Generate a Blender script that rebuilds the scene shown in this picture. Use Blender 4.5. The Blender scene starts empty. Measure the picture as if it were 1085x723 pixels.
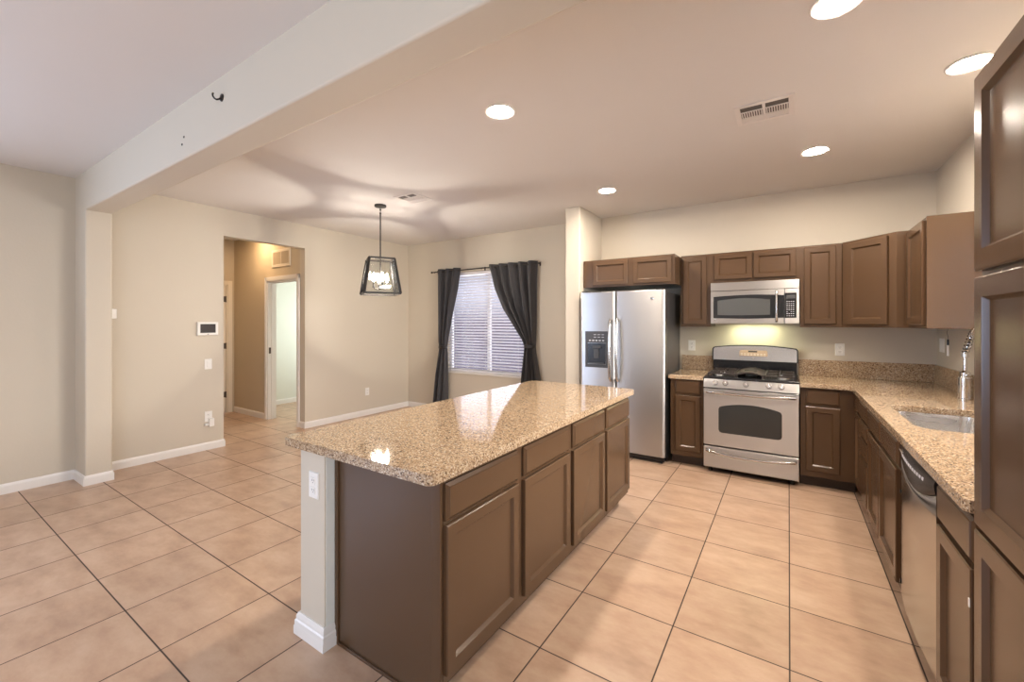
import bpy, bmesh, math, random
from mathutils import Vector, Matrix

random.seed(7)
S = bpy.context.scene
COL = S.collection
PI = math.pi

# ------------------------------------------------------------------ camera
H = 1.42
CEIL = 2.743
cam_d = bpy.data.cameras.new('camera')
cam = bpy.data.objects.new('camera', cam_d); COL.objects.link(cam)
cam.location = (0, 0, H)
cam.rotation_euler = (PI/2, 0, 0.57984407)
cam_d.sensor_fit = 'HORIZONTAL'; cam_d.sensor_width = 36.0
cam_d.lens = 36.0*447.41/1085.0
cam_d.shift_y = -(361.5-342.57)/1085.0
cam_d.clip_start = 0.02
S.camera = cam

# ------------------------------------------------------------------ view, world, daylight
S.view_settings.view_transform = 'Standard'
try: S.view_settings.look = 'None'
except Exception: pass
S.view_settings.exposure = 0.0
S.view_settings.gamma = 1.0
S.view_settings.use_curve_mapping = False
S.cycles.use_denoising = True
S.cycles.max_bounces = 10
S.cycles.diffuse_bounces = 6
S.cycles.glossy_bounces = 5
S.cycles.transparent_max_bounces = 12
S.cycles.sample_clamp_indirect = 8.0
S.cycles.caustics_reflective = False
S.cycles.caustics_refractive = False

W = bpy.data.worlds.new('sky'); S.world = W
W.use_nodes = True
wn = W.node_tree.nodes; wl = W.node_tree.links
wn.clear()
wo = wn.new('ShaderNodeOutputWorld'); wb = wn.new('ShaderNodeBackground')
wt = wn.new('ShaderNodeTexCoord'); ws = wn.new('ShaderNodeSeparateXYZ'); wr = wn.new('ShaderNodeValToRGB')
wl.new(wt.outputs['Generated'], ws.inputs[0]); wl.new(ws.outputs['Z'], wr.inputs[0])
wr.color_ramp.elements[0].position = 0.0; wr.color_ramp.elements[0].color = (0.22, 0.19, 0.28, 1)
wr.color_ramp.elements[1].position = 0.06; wr.color_ramp.elements[1].color = (0.80, 0.82, 1.0, 1)
wl.new(wr.outputs[0], wb.inputs[0]); wb.inputs[1].default_value = 1.0
wl.new(wb.outputs[0], wo.inputs[0])

def area(name, loc, rot, sx, sy, power, color, spread=PI):
    d = bpy.data.lights.new(name, 'AREA'); d.shape = 'RECTANGLE'; d.size = sx; d.size_y = sy
    d.energy = power; d.color = color; d.spread = spread
    o = bpy.data.objects.new(name, d); COL.objects.link(o); o.location = loc; o.rotation_euler = rot
    return o
# daylight at the sink and dining windows; the other lamps are added, unseen fill
area('daylight_patio_door', (1.04, -1.9, 1.25), (0, PI/2+0.2, 0), 2.1, 2.6, 92, (0.84, 0.91, 1.0))  # added area lamp brightening the rooms from the right; the patio door is invented
area('daylight_living_window', (-5.41, -2.2, 1.40), (0, -(PI/2+0.35), 0), 1.6, 2.2, 170, (0.58, 0.73, 1.0))  # added bluish lamp for the ceiling and left side; its window is invented
area('daylight_sink_window', (1.30, 2.85, 1.62), (0, PI/2, 0), 0.9, 1.7, 200, (1.0, 0.95, 0.92))
area('daylight_side_room', (-6.5, 4.95, 1.5), (-PI/2, 0, 0), 1.0, 1.4, 34, (0.92, 1.0, 0.97))  # added lamp inside the side room, which has no window opening

area('daylight_dining_window', (-3.81, 5.42, 1.40), (-PI/2, 0, 0), 1.5, 1.5, 55, (0.86, 0.86, 1.0))

# ------------------------------------------------------------------ materials
def srgb(r, g, b):
    f = lambda v: (v/255/12.92) if v/255 <= 0.04045 else ((v/255+0.055)/1.055)**2.4
    return (f(r), f(g), f(b), 1)

class N:
    def __init__(self, name):
        self.m = bpy.data.materials.new(name); self.m.use_nodes = True
        self.t = self.m.node_tree; self.b = self.t.nodes['Principled BSDF']
    def n(self, kind, **kw):
        x = self.t.nodes.new(kind)
        for k, v in kw.items(): setattr(x, k, v)
        return x
    def l(self, a, b): self.t.links.new(a, b)
    def math(self, op, a, b=None, c=None):
        x = self.n('ShaderNodeMath', operation=op)
        for i, v in enumerate((a, b, c)):
            if v is None: continue
            if isinstance(v, (int, float)): x.inputs[i].default_value = v
            else: self.l(v, x.inputs[i])
        return x.outputs[0]
    def coords(self): return self.n('ShaderNodeNewGeometry').outputs['Position']
    def noise(self, scale, detail=3, rough=0.5, vec=None, stretch=None):
        x = self.n('ShaderNodeTexNoise'); x.inputs['Scale'].default_value = scale
        x.inputs['Detail'].default_value = detail; x.inputs['Roughness'].default_value = rough
        v = vec if vec is not None else self.n('ShaderNodeTexCoord').outputs['Object']
        if stretch:
            mp = self.n('ShaderNodeMapping'); mp.inputs['Scale'].default_value = stretch
            self.l(v, mp.inputs[0]); v = mp.outputs[0]
        self.l(v, x.inputs['Vector']); return x.outputs['Fac']
    def ramp(self, fac, stops):
        x = self.n('ShaderNodeValToRGB'); e = x.color_ramp.elements
        while len(e) < len(stops): e.new(0.5)
        for i, (p, c) in enumerate(stops): e[i].position = p; e[i].color = c
        self.l(fac, x.inputs[0]); return x.outputs[0]
    def mix(self, fac, a, b, mode='MIX'):
        x = self.n('ShaderNodeMix', data_type='RGBA', blend_type=mode)
        for i, v in ((0, fac), (6, a), (7, b)):
            if isinstance(v, (int, float)): x.inputs[i].default_value = v
            elif isinstance(v, tuple): x.inputs[i].default_value = v
            else: self.l(v, x.inputs[i])
        return x.outputs[2]
    def tan(self):
        x = self.n('ShaderNodeTangent'); x.direction_type = 'RADIAL'; x.axis = 'Z'; return x.outputs[0]
    def bump(self, h, strength=0.1, dist=0.002):
        x = self.n('ShaderNodeBump'); x.inputs['Strength'].default_value = strength; x.inputs['Distance'].default_value = dist
        self.l(h, x.inputs['Height']); self.l(x.outputs[0], self.b.inputs['Normal'])
    def set(self, **kw):
        for k, v in kw.items():
            i = self.b.inputs[k.replace('_', ' ')]
            if isinstance(v, (int, float, tuple)): i.default_value = v
            else: self.l(v, i)
        return self

def paint(name, col, rough=0.6, bump=0.0, scale=120, vary=0.03, spec=0.5):
    k = N(name)
    nz = k.noise(3.0, 4, vec=k.coords())
    c2 = tuple(max(0, v*(1-vary)) for v in col[:3])+(1,)
    k.set(Base_Color=k.mix(nz, c2, col), Roughness=rough)
    k.b.inputs['Specular IOR Level'].default_value = spec
    if bump: k.bump(k.noise(scale, 4, vec=k.coords()), bump, 0.002)
    return k.m

M = {}
M['wall'] = paint('beige_wall_paint', (0.60, 0.545, 0.455, 1), 0.7, 0.25, 55, spec=0.3)
M['ceiling'] = paint('ceiling_paint', (0.70, 0.672, 0.648, 1), 0.85, 0.2, 60, spec=0.2)
M['hall'] = paint('hall_wall_paint', (0.56, 0.48, 0.36, 1), 0.7, 0.2, 55, spec=0.3)  # same paint as the other walls, with warm lamp light put into the colour
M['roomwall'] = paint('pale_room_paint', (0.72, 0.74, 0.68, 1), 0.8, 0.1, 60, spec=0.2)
M['trim'] = paint('white_trim_paint', (0.80, 0.78, 0.75, 1), 0.4, 0.05, 60)
M['primer'] = paint('pale_primer', (0.80, 0.83, 0.79, 1), 0.6, 0.1, 60)
M['door'] = paint('cream_door_paint', (0.74, 0.67, 0.56, 1), 0.45)
M['white'] = paint('white_plastic', (0.82, 0.81, 0.78, 1), 0.35)
M['ventwhite'] = paint('vent_enamel', (0.72, 0.68, 0.65, 1), 0.45)
M['ventdark'] = paint('vent_duct_dark', (0.10, 0.085, 0.075, 1), 0.7)
M['slot'] = paint('dark_slot', (0.02, 0.02, 0.02, 1), 0.6)
M['brown'] = paint('brown_cabinet_paint', (0.090, 0.0505, 0.0265, 1), 0.24, 0.04, 60, vary=0.08, spec=0.42)
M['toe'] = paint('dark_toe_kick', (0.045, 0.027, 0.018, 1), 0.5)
M['black'] = paint('black_enamel', (0.012, 0.012, 0.014, 1), 0.22)
M['blackmetal'] = paint('matte_black_metal', (0.018, 0.015, 0.013, 1), 0.45)
M['iron'] = paint('cast_iron', (0.040, 0.031, 0.027, 1), 0.30, 0.1, 200)
M['greyplastic'] = paint('dark_grey_plastic', (0.055, 0.055, 0.058, 1), 0.4)
M['fridgeside'] = paint('dark_fridge_side', (0.045, 0.042, 0.042, 1), 0.30)
M['screen'] = paint('panel_screen', (0.06, 0.055, 0.055, 1), 0.15)
M['display'] = paint('range_display', (0.50, 0.36, 0.26, 1), 0.3)
M['keys'] = paint('key_print', (0.55, 0.56, 0.60, 1), 0.5)
M['greylens'] = paint('microwave_window', (0.085, 0.088, 0.088, 1), 0.28, spec=0.3)
M['ovenglass'] = paint('oven_window', (0.030, 0.032, 0.032, 1), 0.08)
M['nailrust'] = paint('nail_dark', (0.05, 0.04, 0.035, 1), 0.6)
M['hinge'] = paint('bronze_hinge', (0.08, 0.06, 0.045, 1), 0.4)
M['blind'] = paint('white_blind_slat', (0.80, 0.79, 0.82, 1), 0.45)

def steel(name, base=(0.54, 0.53, 0.52, 1), rough=0.27, stretch=(4, 4, 300), bump=0.03):
    k = N(name)
    v = k.coords()
    n = k.noise(1.0, 3, vec=v, stretch=stretch)
    n2 = k.noise(2.2, 2, vec=v)
    k.set(Base_Color=base, Metallic=1.0, Anisotropic=0.75, Anisotropic_Rotation=0.25, Tangent=k.tan(), Roughness=k.math('ADD', k.math('MULTIPLY', n, 0.14), rough-0.05))
    h = k.math('ADD', k.math('MULTIPLY', n, 0.3), k.math('MULTIPLY', n2, 0.25))
    k.bump(h, bump, 0.01)
    return k.m
M['steel'] = steel('brushed_stainless_steel', rough=0.34)
M['steelv'] = steel('polished_stainless_steel', rough=0.18)
M['steeldw'] = steel('smooth_stainless_steel', rough=0.17)
M['chrome'] = steel('chrome', (0.80, 0.80, 0.80, 1), 0.10, (2, 2, 2), 0.0)
M['sink'] = steel('sink_steel', (0.62, 0.61, 0.60, 1), 0.24, (2, 200, 2))

def granite():
    k = N('speckled_tan_granite'); v = k.coords()
    vo = k.n('ShaderNodeTexVoronoi'); vo.inputs['Scale'].default_value = 210; k.l(v, vo.inputs['Vector'])
    sp = k.n('ShaderNodeSeparateColor'); k.l(vo.outputs['Color'], sp.inputs[0])
    cell = k.ramp(sp.outputs[0], [(0.0, srgb(62, 46, 36)), (0.12, srgb(108, 82, 60)), (0.26, srgb(160, 130, 100)), (0.55, srgb(184, 156, 122)),
                                  (0.82, srgb(206, 182, 148)), (1.0, srgb(232, 218, 194))])
    big = k.noise(26, 4, 0.6, vec=v)
    c = k.mix(k.math('MULTIPLY', big, 0.35), cell, srgb(172, 140, 106))
    n3 = k.noise(330, 2, 0.5, vec=v)
    dark = k.ramp(n3, [(0.30, (1, 1, 1, 1)), (0.36, (0, 0, 0, 1))])
    c = k.mix(k.math('MULTIPLY', dark, 0.6), c, srgb(70, 52, 42))
    hs = k.n('ShaderNodeHueSaturation'); hs.inputs['Value'].default_value = 0.84; hs.inputs['Saturation'].default_value = 0.95; k.l(c, hs.inputs['Color'])
    k.set(Base_Color=hs.outputs[0], Roughness=0.045)
    k.b.inputs['Specular IOR Level'].default_value = 0.55
    return k.m
M['granite'] = granite()

def tile():
    k = N('beige_floor_tile'); p = k.coords()
    T = 0.457
    s = k.n('ShaderNodeSeparateXYZ'); k.l(p, s.inputs[0])
    ux = k.math('ADD', k.math('DIVIDE', s.outputs['X'], T), 1.99145 + 40)
    uy = k.math('ADD', k.math('DIVIDE', s.outputs['Y'], T), -3.52593 + 40)
    fx = k.math('FRACT', ux); fy = k.math('FRACT', uy)
    ex = k.math('MINIMUM', fx, k.math('SUBTRACT', 1.0, fx)); ey = k.math('MINIMUM', fy, k.math('SUBTRACT', 1.0, fy))
    e = k.math('MINIMUM', ex, ey)
    gr = k.n('ShaderNodeMapRange'); gr.inputs[1].default_value = 0.0045; gr.inputs[2].default_value = 0.0085
    gr.inputs[3].default_value = 1.0; gr.inputs[4].default_value = 0.0; k.l(e, gr.inputs[0])
    cb = k.n('ShaderNodeCombineXYZ'); k.l(k.math('FLOOR', ux), cb.inputs[0]); k.l(k.math('FLOOR', uy), cb.inputs[1])
    wnz = k.n('ShaderNodeTexWhiteNoise', noise_dimensions='2D'); k.l(cb.outputs[0], wnz.inputs['Vector'])
    off = k.n('ShaderNodeVectorMath', operation='ADD'); sc = k.n('ShaderNodeVectorMath', operation='SCALE')
    k.l(wnz.outputs['Color'], sc.inputs[0]); sc.inputs['Scale'].default_value = 30
    k.l(p, off.inputs[0]); k.l(sc.outputs[0], off.inputs[1])
    n1 = k.noise(4.5, 6, 0.62, vec=off.outputs[0], stretch=(0.8, 1.5, 1))
    n2 = k.noise(26, 4, 0.6, vec=off.outputs[0])
    c = k.ramp(n1, [(0.27, srgb(168, 139, 117)), (0.45, srgb(188, 158, 134)), (0.58, srgb(198, 170, 146)), (0.74, srgb(207, 181, 158))])
    c = k.mix(k.math('MULTIPLY', n2, 0.22), c, srgb(166, 134, 112))
    v = k.math('ADD', k.math('MULTIPLY', wnz.outputs['Value'], 0.10), 0.93)
    hs = k.n('ShaderNodeHueSaturation'); k.l(v, hs.inputs['Value']); k.l(c, hs.inputs['Color'])
    c = k.mix(gr.outputs[0], hs.outputs[0], srgb(66, 54, 48))
    rr = k.math('ADD', k.math('MULTIPLY', gr.outputs[0], 0.5), k.math('ADD', k.math('MULTIPLY', n2, 0.10), 0.27))
    k.set(Base_Color=c, Roughness=rr)
    k.b.inputs['Specular IOR Level'].default_value = 0.4
    hgt = k.math('SUBTRACT', k.math('MULTIPLY', n1, 0.25), gr.outputs[0])
    k.bump(hgt, 0.35, 0.002)
    return k.m
M['tile'] = tile()

def fabric():
    k = N('charcoal_curtain_fabric')
    n = k.noise(260, 2, vec=k.coords())
    k.set(Base_Color=k.mix(n, (0.034, 0.033, 0.037, 1), (0.052, 0.050, 0.055, 1)), Roughness=0.75)
    k.b.inputs['Sheen Weight'].default_value = 0.25
    return k.m
M['fabric'] = fabric()

def emit(name, col, strength):
    m = bpy.data.materials.new(name); m.use_nodes = True; t = m.node_tree
    t.nodes.clear(); o = t.nodes.new('ShaderNodeOutputMaterial'); e = t.nodes.new('ShaderNodeEmission')
    e.inputs[0].default_value = col; e.inputs[1].default_value = strength; t.links.new(e.outputs[0], o.inputs[0])
    return m
M['led'] = emit('led_lens', (1.0, 0.87, 0.73, 1), 500)
M['ledhall'] = emit('hall_led_lens', (1.0, 0.66, 0.36, 1), 230)
M['bulb'] = emit('candle_bulb_glow', (1.0, 0.89, 0.76, 1), 720)
M['cooklamp'] = emit('cooktop_lamp', (1.0, 0.98, 0.60, 1), 70)

def glass(name, tint=(1, 1, 1, 1)):
    m = bpy.data.materials.new(name); m.use_nodes = True; t = m.node_tree
    t.nodes.clear(); o = t.nodes.new('ShaderNodeOutputMaterial')
    tr = t.nodes.new('ShaderNodeBsdfTransparent'); tr.inputs[0].default_value = tint
    gl = t.nodes.new('ShaderNodeBsdfGlossy'); gl.inputs['Roughness'].default_value = 0.02
    fr = t.nodes.new('ShaderNodeFresnel'); fr.inputs[0].default_value = 1.45
    mx = t.nodes.new('ShaderNodeMixShader')
    t.links.new(fr.outputs[0], mx.inputs[0]); t.links.new(tr.outputs[0], mx.inputs[1]); t.links.new(gl.outputs[0], mx.inputs[2])
    t.links.new(mx.outputs[0], o.inputs[0]); return m
M['glass'] = glass('clear_glass', (0.97, 0.98, 0.98, 1))

# ------------------------------------------------------------------ building helpers
WL = {}
def pw(p): return WL[p.name] if p is not None else Vector((0, 0, 0))

class B:
    def __init__(self): self.bm = bmesh.new()
    def _bev(self, verts, off, seg):
        es = set()
        for v in verts:
            for e in v.link_edges: es.add(e)
        bmesh.ops.bevel(self.bm, geom=list(es), offset=off, segments=seg, affect='EDGES', profile=0.5)
    def box(self, x0, x1, y0, y1, z0, z1, bev=0.0, seg=2):
        x0, x1 = min(x0, x1), max(x0, x1); y0, y1 = min(y0, y1), max(y0, y1); z0, z1 = min(z0, z1), max(z0, z1)
        v = [self.bm.verts.new(p) for p in ((x0,y0,z0),(x1,y0,z0),(x1,y1,z0),(x0,y1,z0),(x0,y0,z1),(x1,y0,z1),(x1,y1,z1),(x0,y1,z1))]
        for f in ((0,3,2,1),(4,5,6,7),(0,1,5,4),(1,2,6,5),(2,3,7,6),(3,0,4,7)): self.bm.faces.new([v[i] for i in f])
        if bev: self._bev(v, bev, seg)
        return self
    def loft(self, rings, close=True, cap0=True, cap1=True):
        R = [[self.bm.verts.new(p) for p in r] for r in rings]
        n = len(R[0])
        for a, b in zip(R, R[1:]):
            for i in range(n if close else n-1):
                j = (i+1) % n
                try: self.bm.faces.new((a[i], a[j], b[j], b[i]))
                except ValueError: pass
        if cap0: self.bm.faces.new(list(reversed(R[0])))
        if cap1: self.bm.faces.new(R[-1])
        return self
    def cyl(self, p0, p1, r0, r1=None, n=24):
        r1 = r0 if r1 is None else r1
        p0, p1 = Vector(p0), Vector(p1); a = (p1-p0).normalized()
        u = a.orthogonal().normalized(); w = a.cross(u)
        mk = lambda c, r: [c+(u*math.cos(2*PI*i/n)+w*math.sin(2*PI*i/n))*r for i in range(n)]
        return self.loft([mk(p0, r0), mk(p1, r1)])
    def tube(self, path, r, n=12, closed=False, rs=None, squash=None):
        P = [Vector(p) for p in path]; m = len(P); rings = []
        ref = None
        for i in range(m):
            if closed: t = (P[(i+1) % m]-P[i-1])
            else: t = P[min(i+1, m-1)]-P[max(i-1, 0)]
            t.normalize()
            if ref is None: ref = t.orthogonal().normalized()
            ref = (ref-t*ref.dot(t)).normalized(); w = t.cross(ref)
            rr = rs[i] if rs else r
            rings.append([P[i]+(ref*math.cos(2*PI*k/n)+w*math.sin(2*PI*k/n))*rr for k in range(n)])
        if closed: rings.append(rings[0])
        self.loft(rings, cap0=not closed, cap1=not closed)
        if closed: bmesh.ops.remove_doubles(self.bm, verts=self.bm.verts, dist=1e-6)
        return self
    def lathe(self, prof, c=(0, 0, 0), axis='Z', n=32):
        c = Vector(c); rings = []
        for r, h in prof:
            ring = []
            for i in range(n):
                a = 2*PI*i/n; x, y = max(r, 1e-5)*math.cos(a), max(r, 1e-5)*math.sin(a)
                ring.append(c+(Vector((x, y, h)) if axis == 'Z' else Vector((x, -h, y)) if axis == 'Y' else Vector((h, x, y))))
            rings.append(ring)
        return self.loft(rings)
    def prism(self, poly, z0, z1, f=None, bev=0.0, seg=2):
        """poly of 2D points extruded; f maps (a,b,h) to world"""
        f = f or (lambda a, b, h: (a, b, h))
        lo = [self.bm.verts.new(f(a, b, z0)) for a, b in poly]; hi = [self.bm.verts.new(f(a, b, z1)) for a, b in poly]
        n = len(poly)
        self.bm.faces.new(list(reversed(lo))); top = self.bm.faces.new(hi)
        for i in range(n):
            j = (i+1) % n; self.bm.faces.new((lo[i], lo[j], hi[j], hi[i]))
        if bev:
            es = [e for e in top.edges]
            bmesh.ops.bevel(self.bm, geom=es, offset=bev, segments=seg, affect='EDGES', profile=0.5)
        return self
    def panel(self, O, U, V, Nn, w, h, rings, back=True):
        O, U, V, Nn = Vector(O), Vector(U), Vector(V), Vector(Nn)
        R = []
        for ins, d in rings:
            R.append([O+U*a+V*b+Nn*d for a, b in ((ins, ins), (w-ins, ins), (w-ins, h-ins), (ins, h-ins))])
        return self.loft(R, cap0=back)
    def build(self, name, mat, parent=None, smooth=35, kind=None):
        bmesh.ops.recalc_face_normals(self.bm, faces=self.bm.faces)
        me = bpy.data.meshes.new(name); 
        vs = [v.co for v in self.bm.verts]
        c = Vector([(min(v[i] for v in vs)+max(v[i] for v in vs))/2 for i in range(3)])
        bmesh.ops.translate(self.bm, verts=self.bm.verts, vec=-c)
        for f in self.bm.faces: f.smooth = True
        self.bm.to_mesh(me); self.bm.free()
        me.set_sharp_from_angle(angle=math.radians(smooth))
        for m in (mat if isinstance(mat, list) else [mat]): me.materials.append(M[m])
        o = bpy.data.objects.new(name, me); COL.objects.link(o)
        if parent is not None: o.parent = parent
        o.modifiers.new('face_weighted_normals', 'WEIGHTED_NORMAL').keep_sharp = True
        o.location = c-pw(parent); WL[o.name] = c.copy()
        if kind: o['kind'] = kind
        return o

def tag(o, label, cat, group=None):
    o['label'] = label; o['category'] = cat
    if group: o['group'] = group
    return o
def thing(name, label, cat, loc=(0, 0, 0), group=None):
    o = bpy.data.objects.new(name, None); COL.objects.link(o); o.location = loc; o.empty_display_size = 0.1
    WL[o.name] = Vector(loc); return tag(o, label, cat, group)
def struct(name, b, mat, parent=None): return b.build(name, mat, parent, kind='structure')
def dup(root, loc, label, rotz=None):
    r = root.copy(); COL.objects.link(r); r.location = loc; r['label'] = label
    if rotz is not None: r.rotation_euler = (0, 0, rotz)
    def rec(a, b):
        for ch in list(a.children):
            c = ch.copy(); COL.objects.link(c); c.parent = b; rec(ch, c)
    rec(root, r); return r

X_, Y_, Z_ = Vector((1, 0, 0)), Vector((0, 1, 0)), Vector((0, 0, 1))
def door_rings(t=0.02, f=0.047): return [(0, 0), (0, t-0.004), (0.004, t), (f, t), (f+0.004, t-0.005), (f+0.011, t-0.013)]
def drawer_rings(t=0.02): return [(0, 0), (0, t-0.010), (0.012, t-0.003), (0.014, t)]
def pdoor(O, U, Nn, w, h, parent, name='door', f=0.047):
    return B().panel(O, U, Z_, Nn, w, h, door_rings(f=f)).build(name, 'brown', parent, smooth=20)
def pdrawer(O, U, Nn, w, h, parent):
    return B().panel(O, U, Z_, Nn, w, h, drawer_rings()).build('drawer', 'brown', parent, smooth=20)

XL, XR, YB = -5.45, 1.075, 5.08
YF = -4.0

# ------------------------------------------------------------------ the setting
struct('floor', B().box(-7.6, 1.25, YF-0.15, 5.3, -0.08, 0), 'tile')
struct('ceiling', B().box(-7.6, 1.25, YF-0.15, 5.3, CEIL, CEIL+0.1), 'ceiling')
# left wall with the hall opening
HY0, HY1, HZ = 2.252, 3.230, 2.43
b = B().box(XL-0.12, XL, YF, -3.4, 0, CEIL).box(XL-0.12, XL, -3.4, -1.0, 0, 0.5).box(XL-0.12, XL, -3.4, -1.0, 2.3, CEIL).box(XL-0.12, XL, -1.0, HY0, 0, CEIL).box(XL-0.12, XL, HY0, HY1, HZ, CEIL).box(XL-0.12, XL, HY1, YB+0.15, 0, CEIL)
struct('wall_left', b, 'wall')
# back wall with dining window opening
WX0, WX1, WZ0, WZ1 = -4.585, -3.03, 0.655, 2.215
b = B().box(XL, WX0, YB, YB+0.15, 0, CEIL).box(WX1, XR+0.15, YB, YB+0.15, 0, CEIL).box(WX0, WX1, YB, YB+0.15, 0, WZ0).box(WX0, WX1, YB, YB+0.15, WZ1, CEIL)
struct('wall_back', b, 'wall')
struct('wall_alcove', B().box(-2.153, -1.972, 4.407, YB, 0, CEIL, 0.012, 3), 'wall')
# right wall with window over the sink
SY0, SY1, SZ0, SZ1 = 2.0, 3.7, 1.12, 2.12
b = B().box(XR, XR+0.15, YF, -3.3, 0, CEIL).box(XR, XR+0.15, -3.3, -0.5, 2.35, CEIL).box(XR, XR+0.15, -0.5, SY0, 0, CEIL).box(XR, XR+0.15, SY1, YB, 0, CEIL).box(XR, XR+0.15, SY0, SY1, 0, SZ0).box(XR, XR+0.15, SY0, SY1, SZ1, CEIL)
struct('wall_right', b, 'wall')
# wall behind the camera
b = B().box(-7.6, 1.25, YF-0.15, YF, 0, CEIL)
struct('wall_front', b, 'wall')
# column and dropped beam
def rc(cx, cy, r, a0, n=4): return [(cx+r*math.cos(a0+PI/2*k/n), cy+r*math.sin(a0+PI/2*k/n)) for k in range(n+1)]
r_ = 0.014
poly = [(XL, 1.218)]+[(XL, 1.04)]+rc(-5.13-r_, 1.04+r_, r_, -PI/2)+rc(-5.13-r_, 1.218-r_, r_, 0)
struct('column', B().prism(poly, 0, CEIL), 'wall')
poly = [(1.218, CEIL), (1.04, CEIL)]+[(y, z) for y, z in rc(1.04+r_, 2.41+r_, r_, PI)]+[(y, z) for y, z in rc(1.218-r_, 2.41+r_, r_, 1.5*PI)]
struct('beam', B().prism(poly, -5.131, XR, f=lambda a, b_, h: (h, a, b_)), 'wall')
# hall
HXF = -7.45
DX0, DX1, DZ = -6.426, -5.632, 2.035
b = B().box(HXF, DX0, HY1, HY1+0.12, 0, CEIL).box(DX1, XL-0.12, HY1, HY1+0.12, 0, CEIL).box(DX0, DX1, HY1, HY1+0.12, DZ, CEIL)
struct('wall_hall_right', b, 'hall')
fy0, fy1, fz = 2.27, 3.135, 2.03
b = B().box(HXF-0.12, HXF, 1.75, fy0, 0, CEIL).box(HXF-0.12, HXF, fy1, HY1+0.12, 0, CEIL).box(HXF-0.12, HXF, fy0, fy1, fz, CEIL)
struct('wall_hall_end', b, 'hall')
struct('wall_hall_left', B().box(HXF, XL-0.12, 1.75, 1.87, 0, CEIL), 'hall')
# side room
struct('wall_room_left', B().box(HXF-0.12, HXF, HY1+0.12, 5.2, 0, CEIL), 'roomwall')
struct('wall_room_back', B().box(HXF, XL-0.12, 5.05, 5.2, 0, CEIL), 'roomwall')

def base_prof(h=0.085, t=0.013):
    return [(0, 0), (t, 0), (t, h*0.72), (t*0.75, h*0.80), (t*0.7, h*0.88), (t*0.3, h), (0, h)]
def base_run(b, p0, p1, nrm, m0=0, m1=0, pr=None):
    """m0, m1: +1 mitres an outer corner, -1 an inner corner, 0 is a square end"""
    p0, p1, nrm = Vector((*p0, 0)), Vector((*p1, 0)), Vector((*nrm, 0))
    pr = pr or base_prof(); d = (p1-p0).normalized()
    b.loft([[p0+nrm*a-d*a*m0+Z_*c for a, c in pr], [p1+nrm*a+d*a*m1+Z_*c for a, c in pr]])
    return b
b = B(); base_run(b, (XL, YF), (XL, 1.04), (1, 0), 0, -1); base_run(b, (XL, 1.215), (XL, HY0), (1, 0), -1, 1); base_run(b, (XL, HY1), (XL, YB), (1, 0), 1, -1)
base_run(b, (XL-0.12, HY0), (XL, HY0), (0, 1), 0, 1)
struct('baseboard_left', b, 'trim')
b = B(); base_run(b, (XL, 1.04), (-5.13, 1.04), (0, -1), -1, 1); base_run(b, (-5.13, 1.04), (-5.13, 1.215), (1, 0), 1, 1); base_run(b, (XL, 1.215), (-5.13, 1.215), (0, 1), -1, 1)
struct('baseboard_column', b, 'trim')
b = B(); base_run(b, (XL, YB), (-2.153, YB), (0, -1), -1, -1); base_run(b, (-2.153, YB), (-2.153, 4.407), (-1, 0), -1, 1); base_run(b, (-2.153, 4.407), (-1.972, 4.407), (0, -1), 1, 0)
struct('baseboard_back', b, 'trim')
b = B(); base_run(b, (HXF, HY1), (DX0-0.062, HY1), (0, -1)); base_run(b, (DX1+0.062, HY1), (XL, HY1), (0, -1), 0, 1)
struct('baseboard_hall', b, 'trim')
b = B(); base_run(b, (HXF, HY1+0.12), (HXF, 5.05), (1, 0), 0, -1); base_run(b, (HXF, 5.05), (XL-0.12, 5.05), (0, -1), -1, 0)
struct('baseboard_room', b, 'trim')

# doorway into the side room: casing, jambs and strike plate
def casing_y(y, x0, x1, z1, w=0.06, t=0.014):
    b = B()
    for s, x in ((-1, x0), (1, x1)):
        xa, xb = (x-w, x) if s < 0 else (x, x+w)
        b.box(xa, xb, y-t, y, 0, z1+w, 0.003)
        b.box(xa+w*0.2, xb-w*0.2, y-t-0.004, y-t, 0, z1+w*0.8, 0.002)
    b.box(x0-w, x1+w, y-t, y, z1, z1+w, 0.003)
    return b
d2 = struct('door_2', casing_y(HY1, DX0, DX1, DZ), 'trim')
b = B().box(DX0, DX0+0.018, HY1, HY1+0.12, 0, DZ).box(DX1-0.018, DX1, HY1, HY1+0.12, 0, DZ).box(DX0, DX1, HY1, HY1+0.12, DZ-0.018, DZ)
b.box(DX0+0.018, DX0+0.03, HY1+0.045, HY1+0.08, 0, DZ-0.018).box(DX0+0.03, DX1-0.018, HY1+0.045, HY1+0.08, DZ-0.03, DZ-0.018)
b.build('jamb', 'trim', d2)
b = B().box(DX0+0.0185, DX0+0.021, HY1+0.012, HY1+0.042, 0.97, 1.06, 0.001); b.build('strike_plate', 'hinge', d2)
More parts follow.
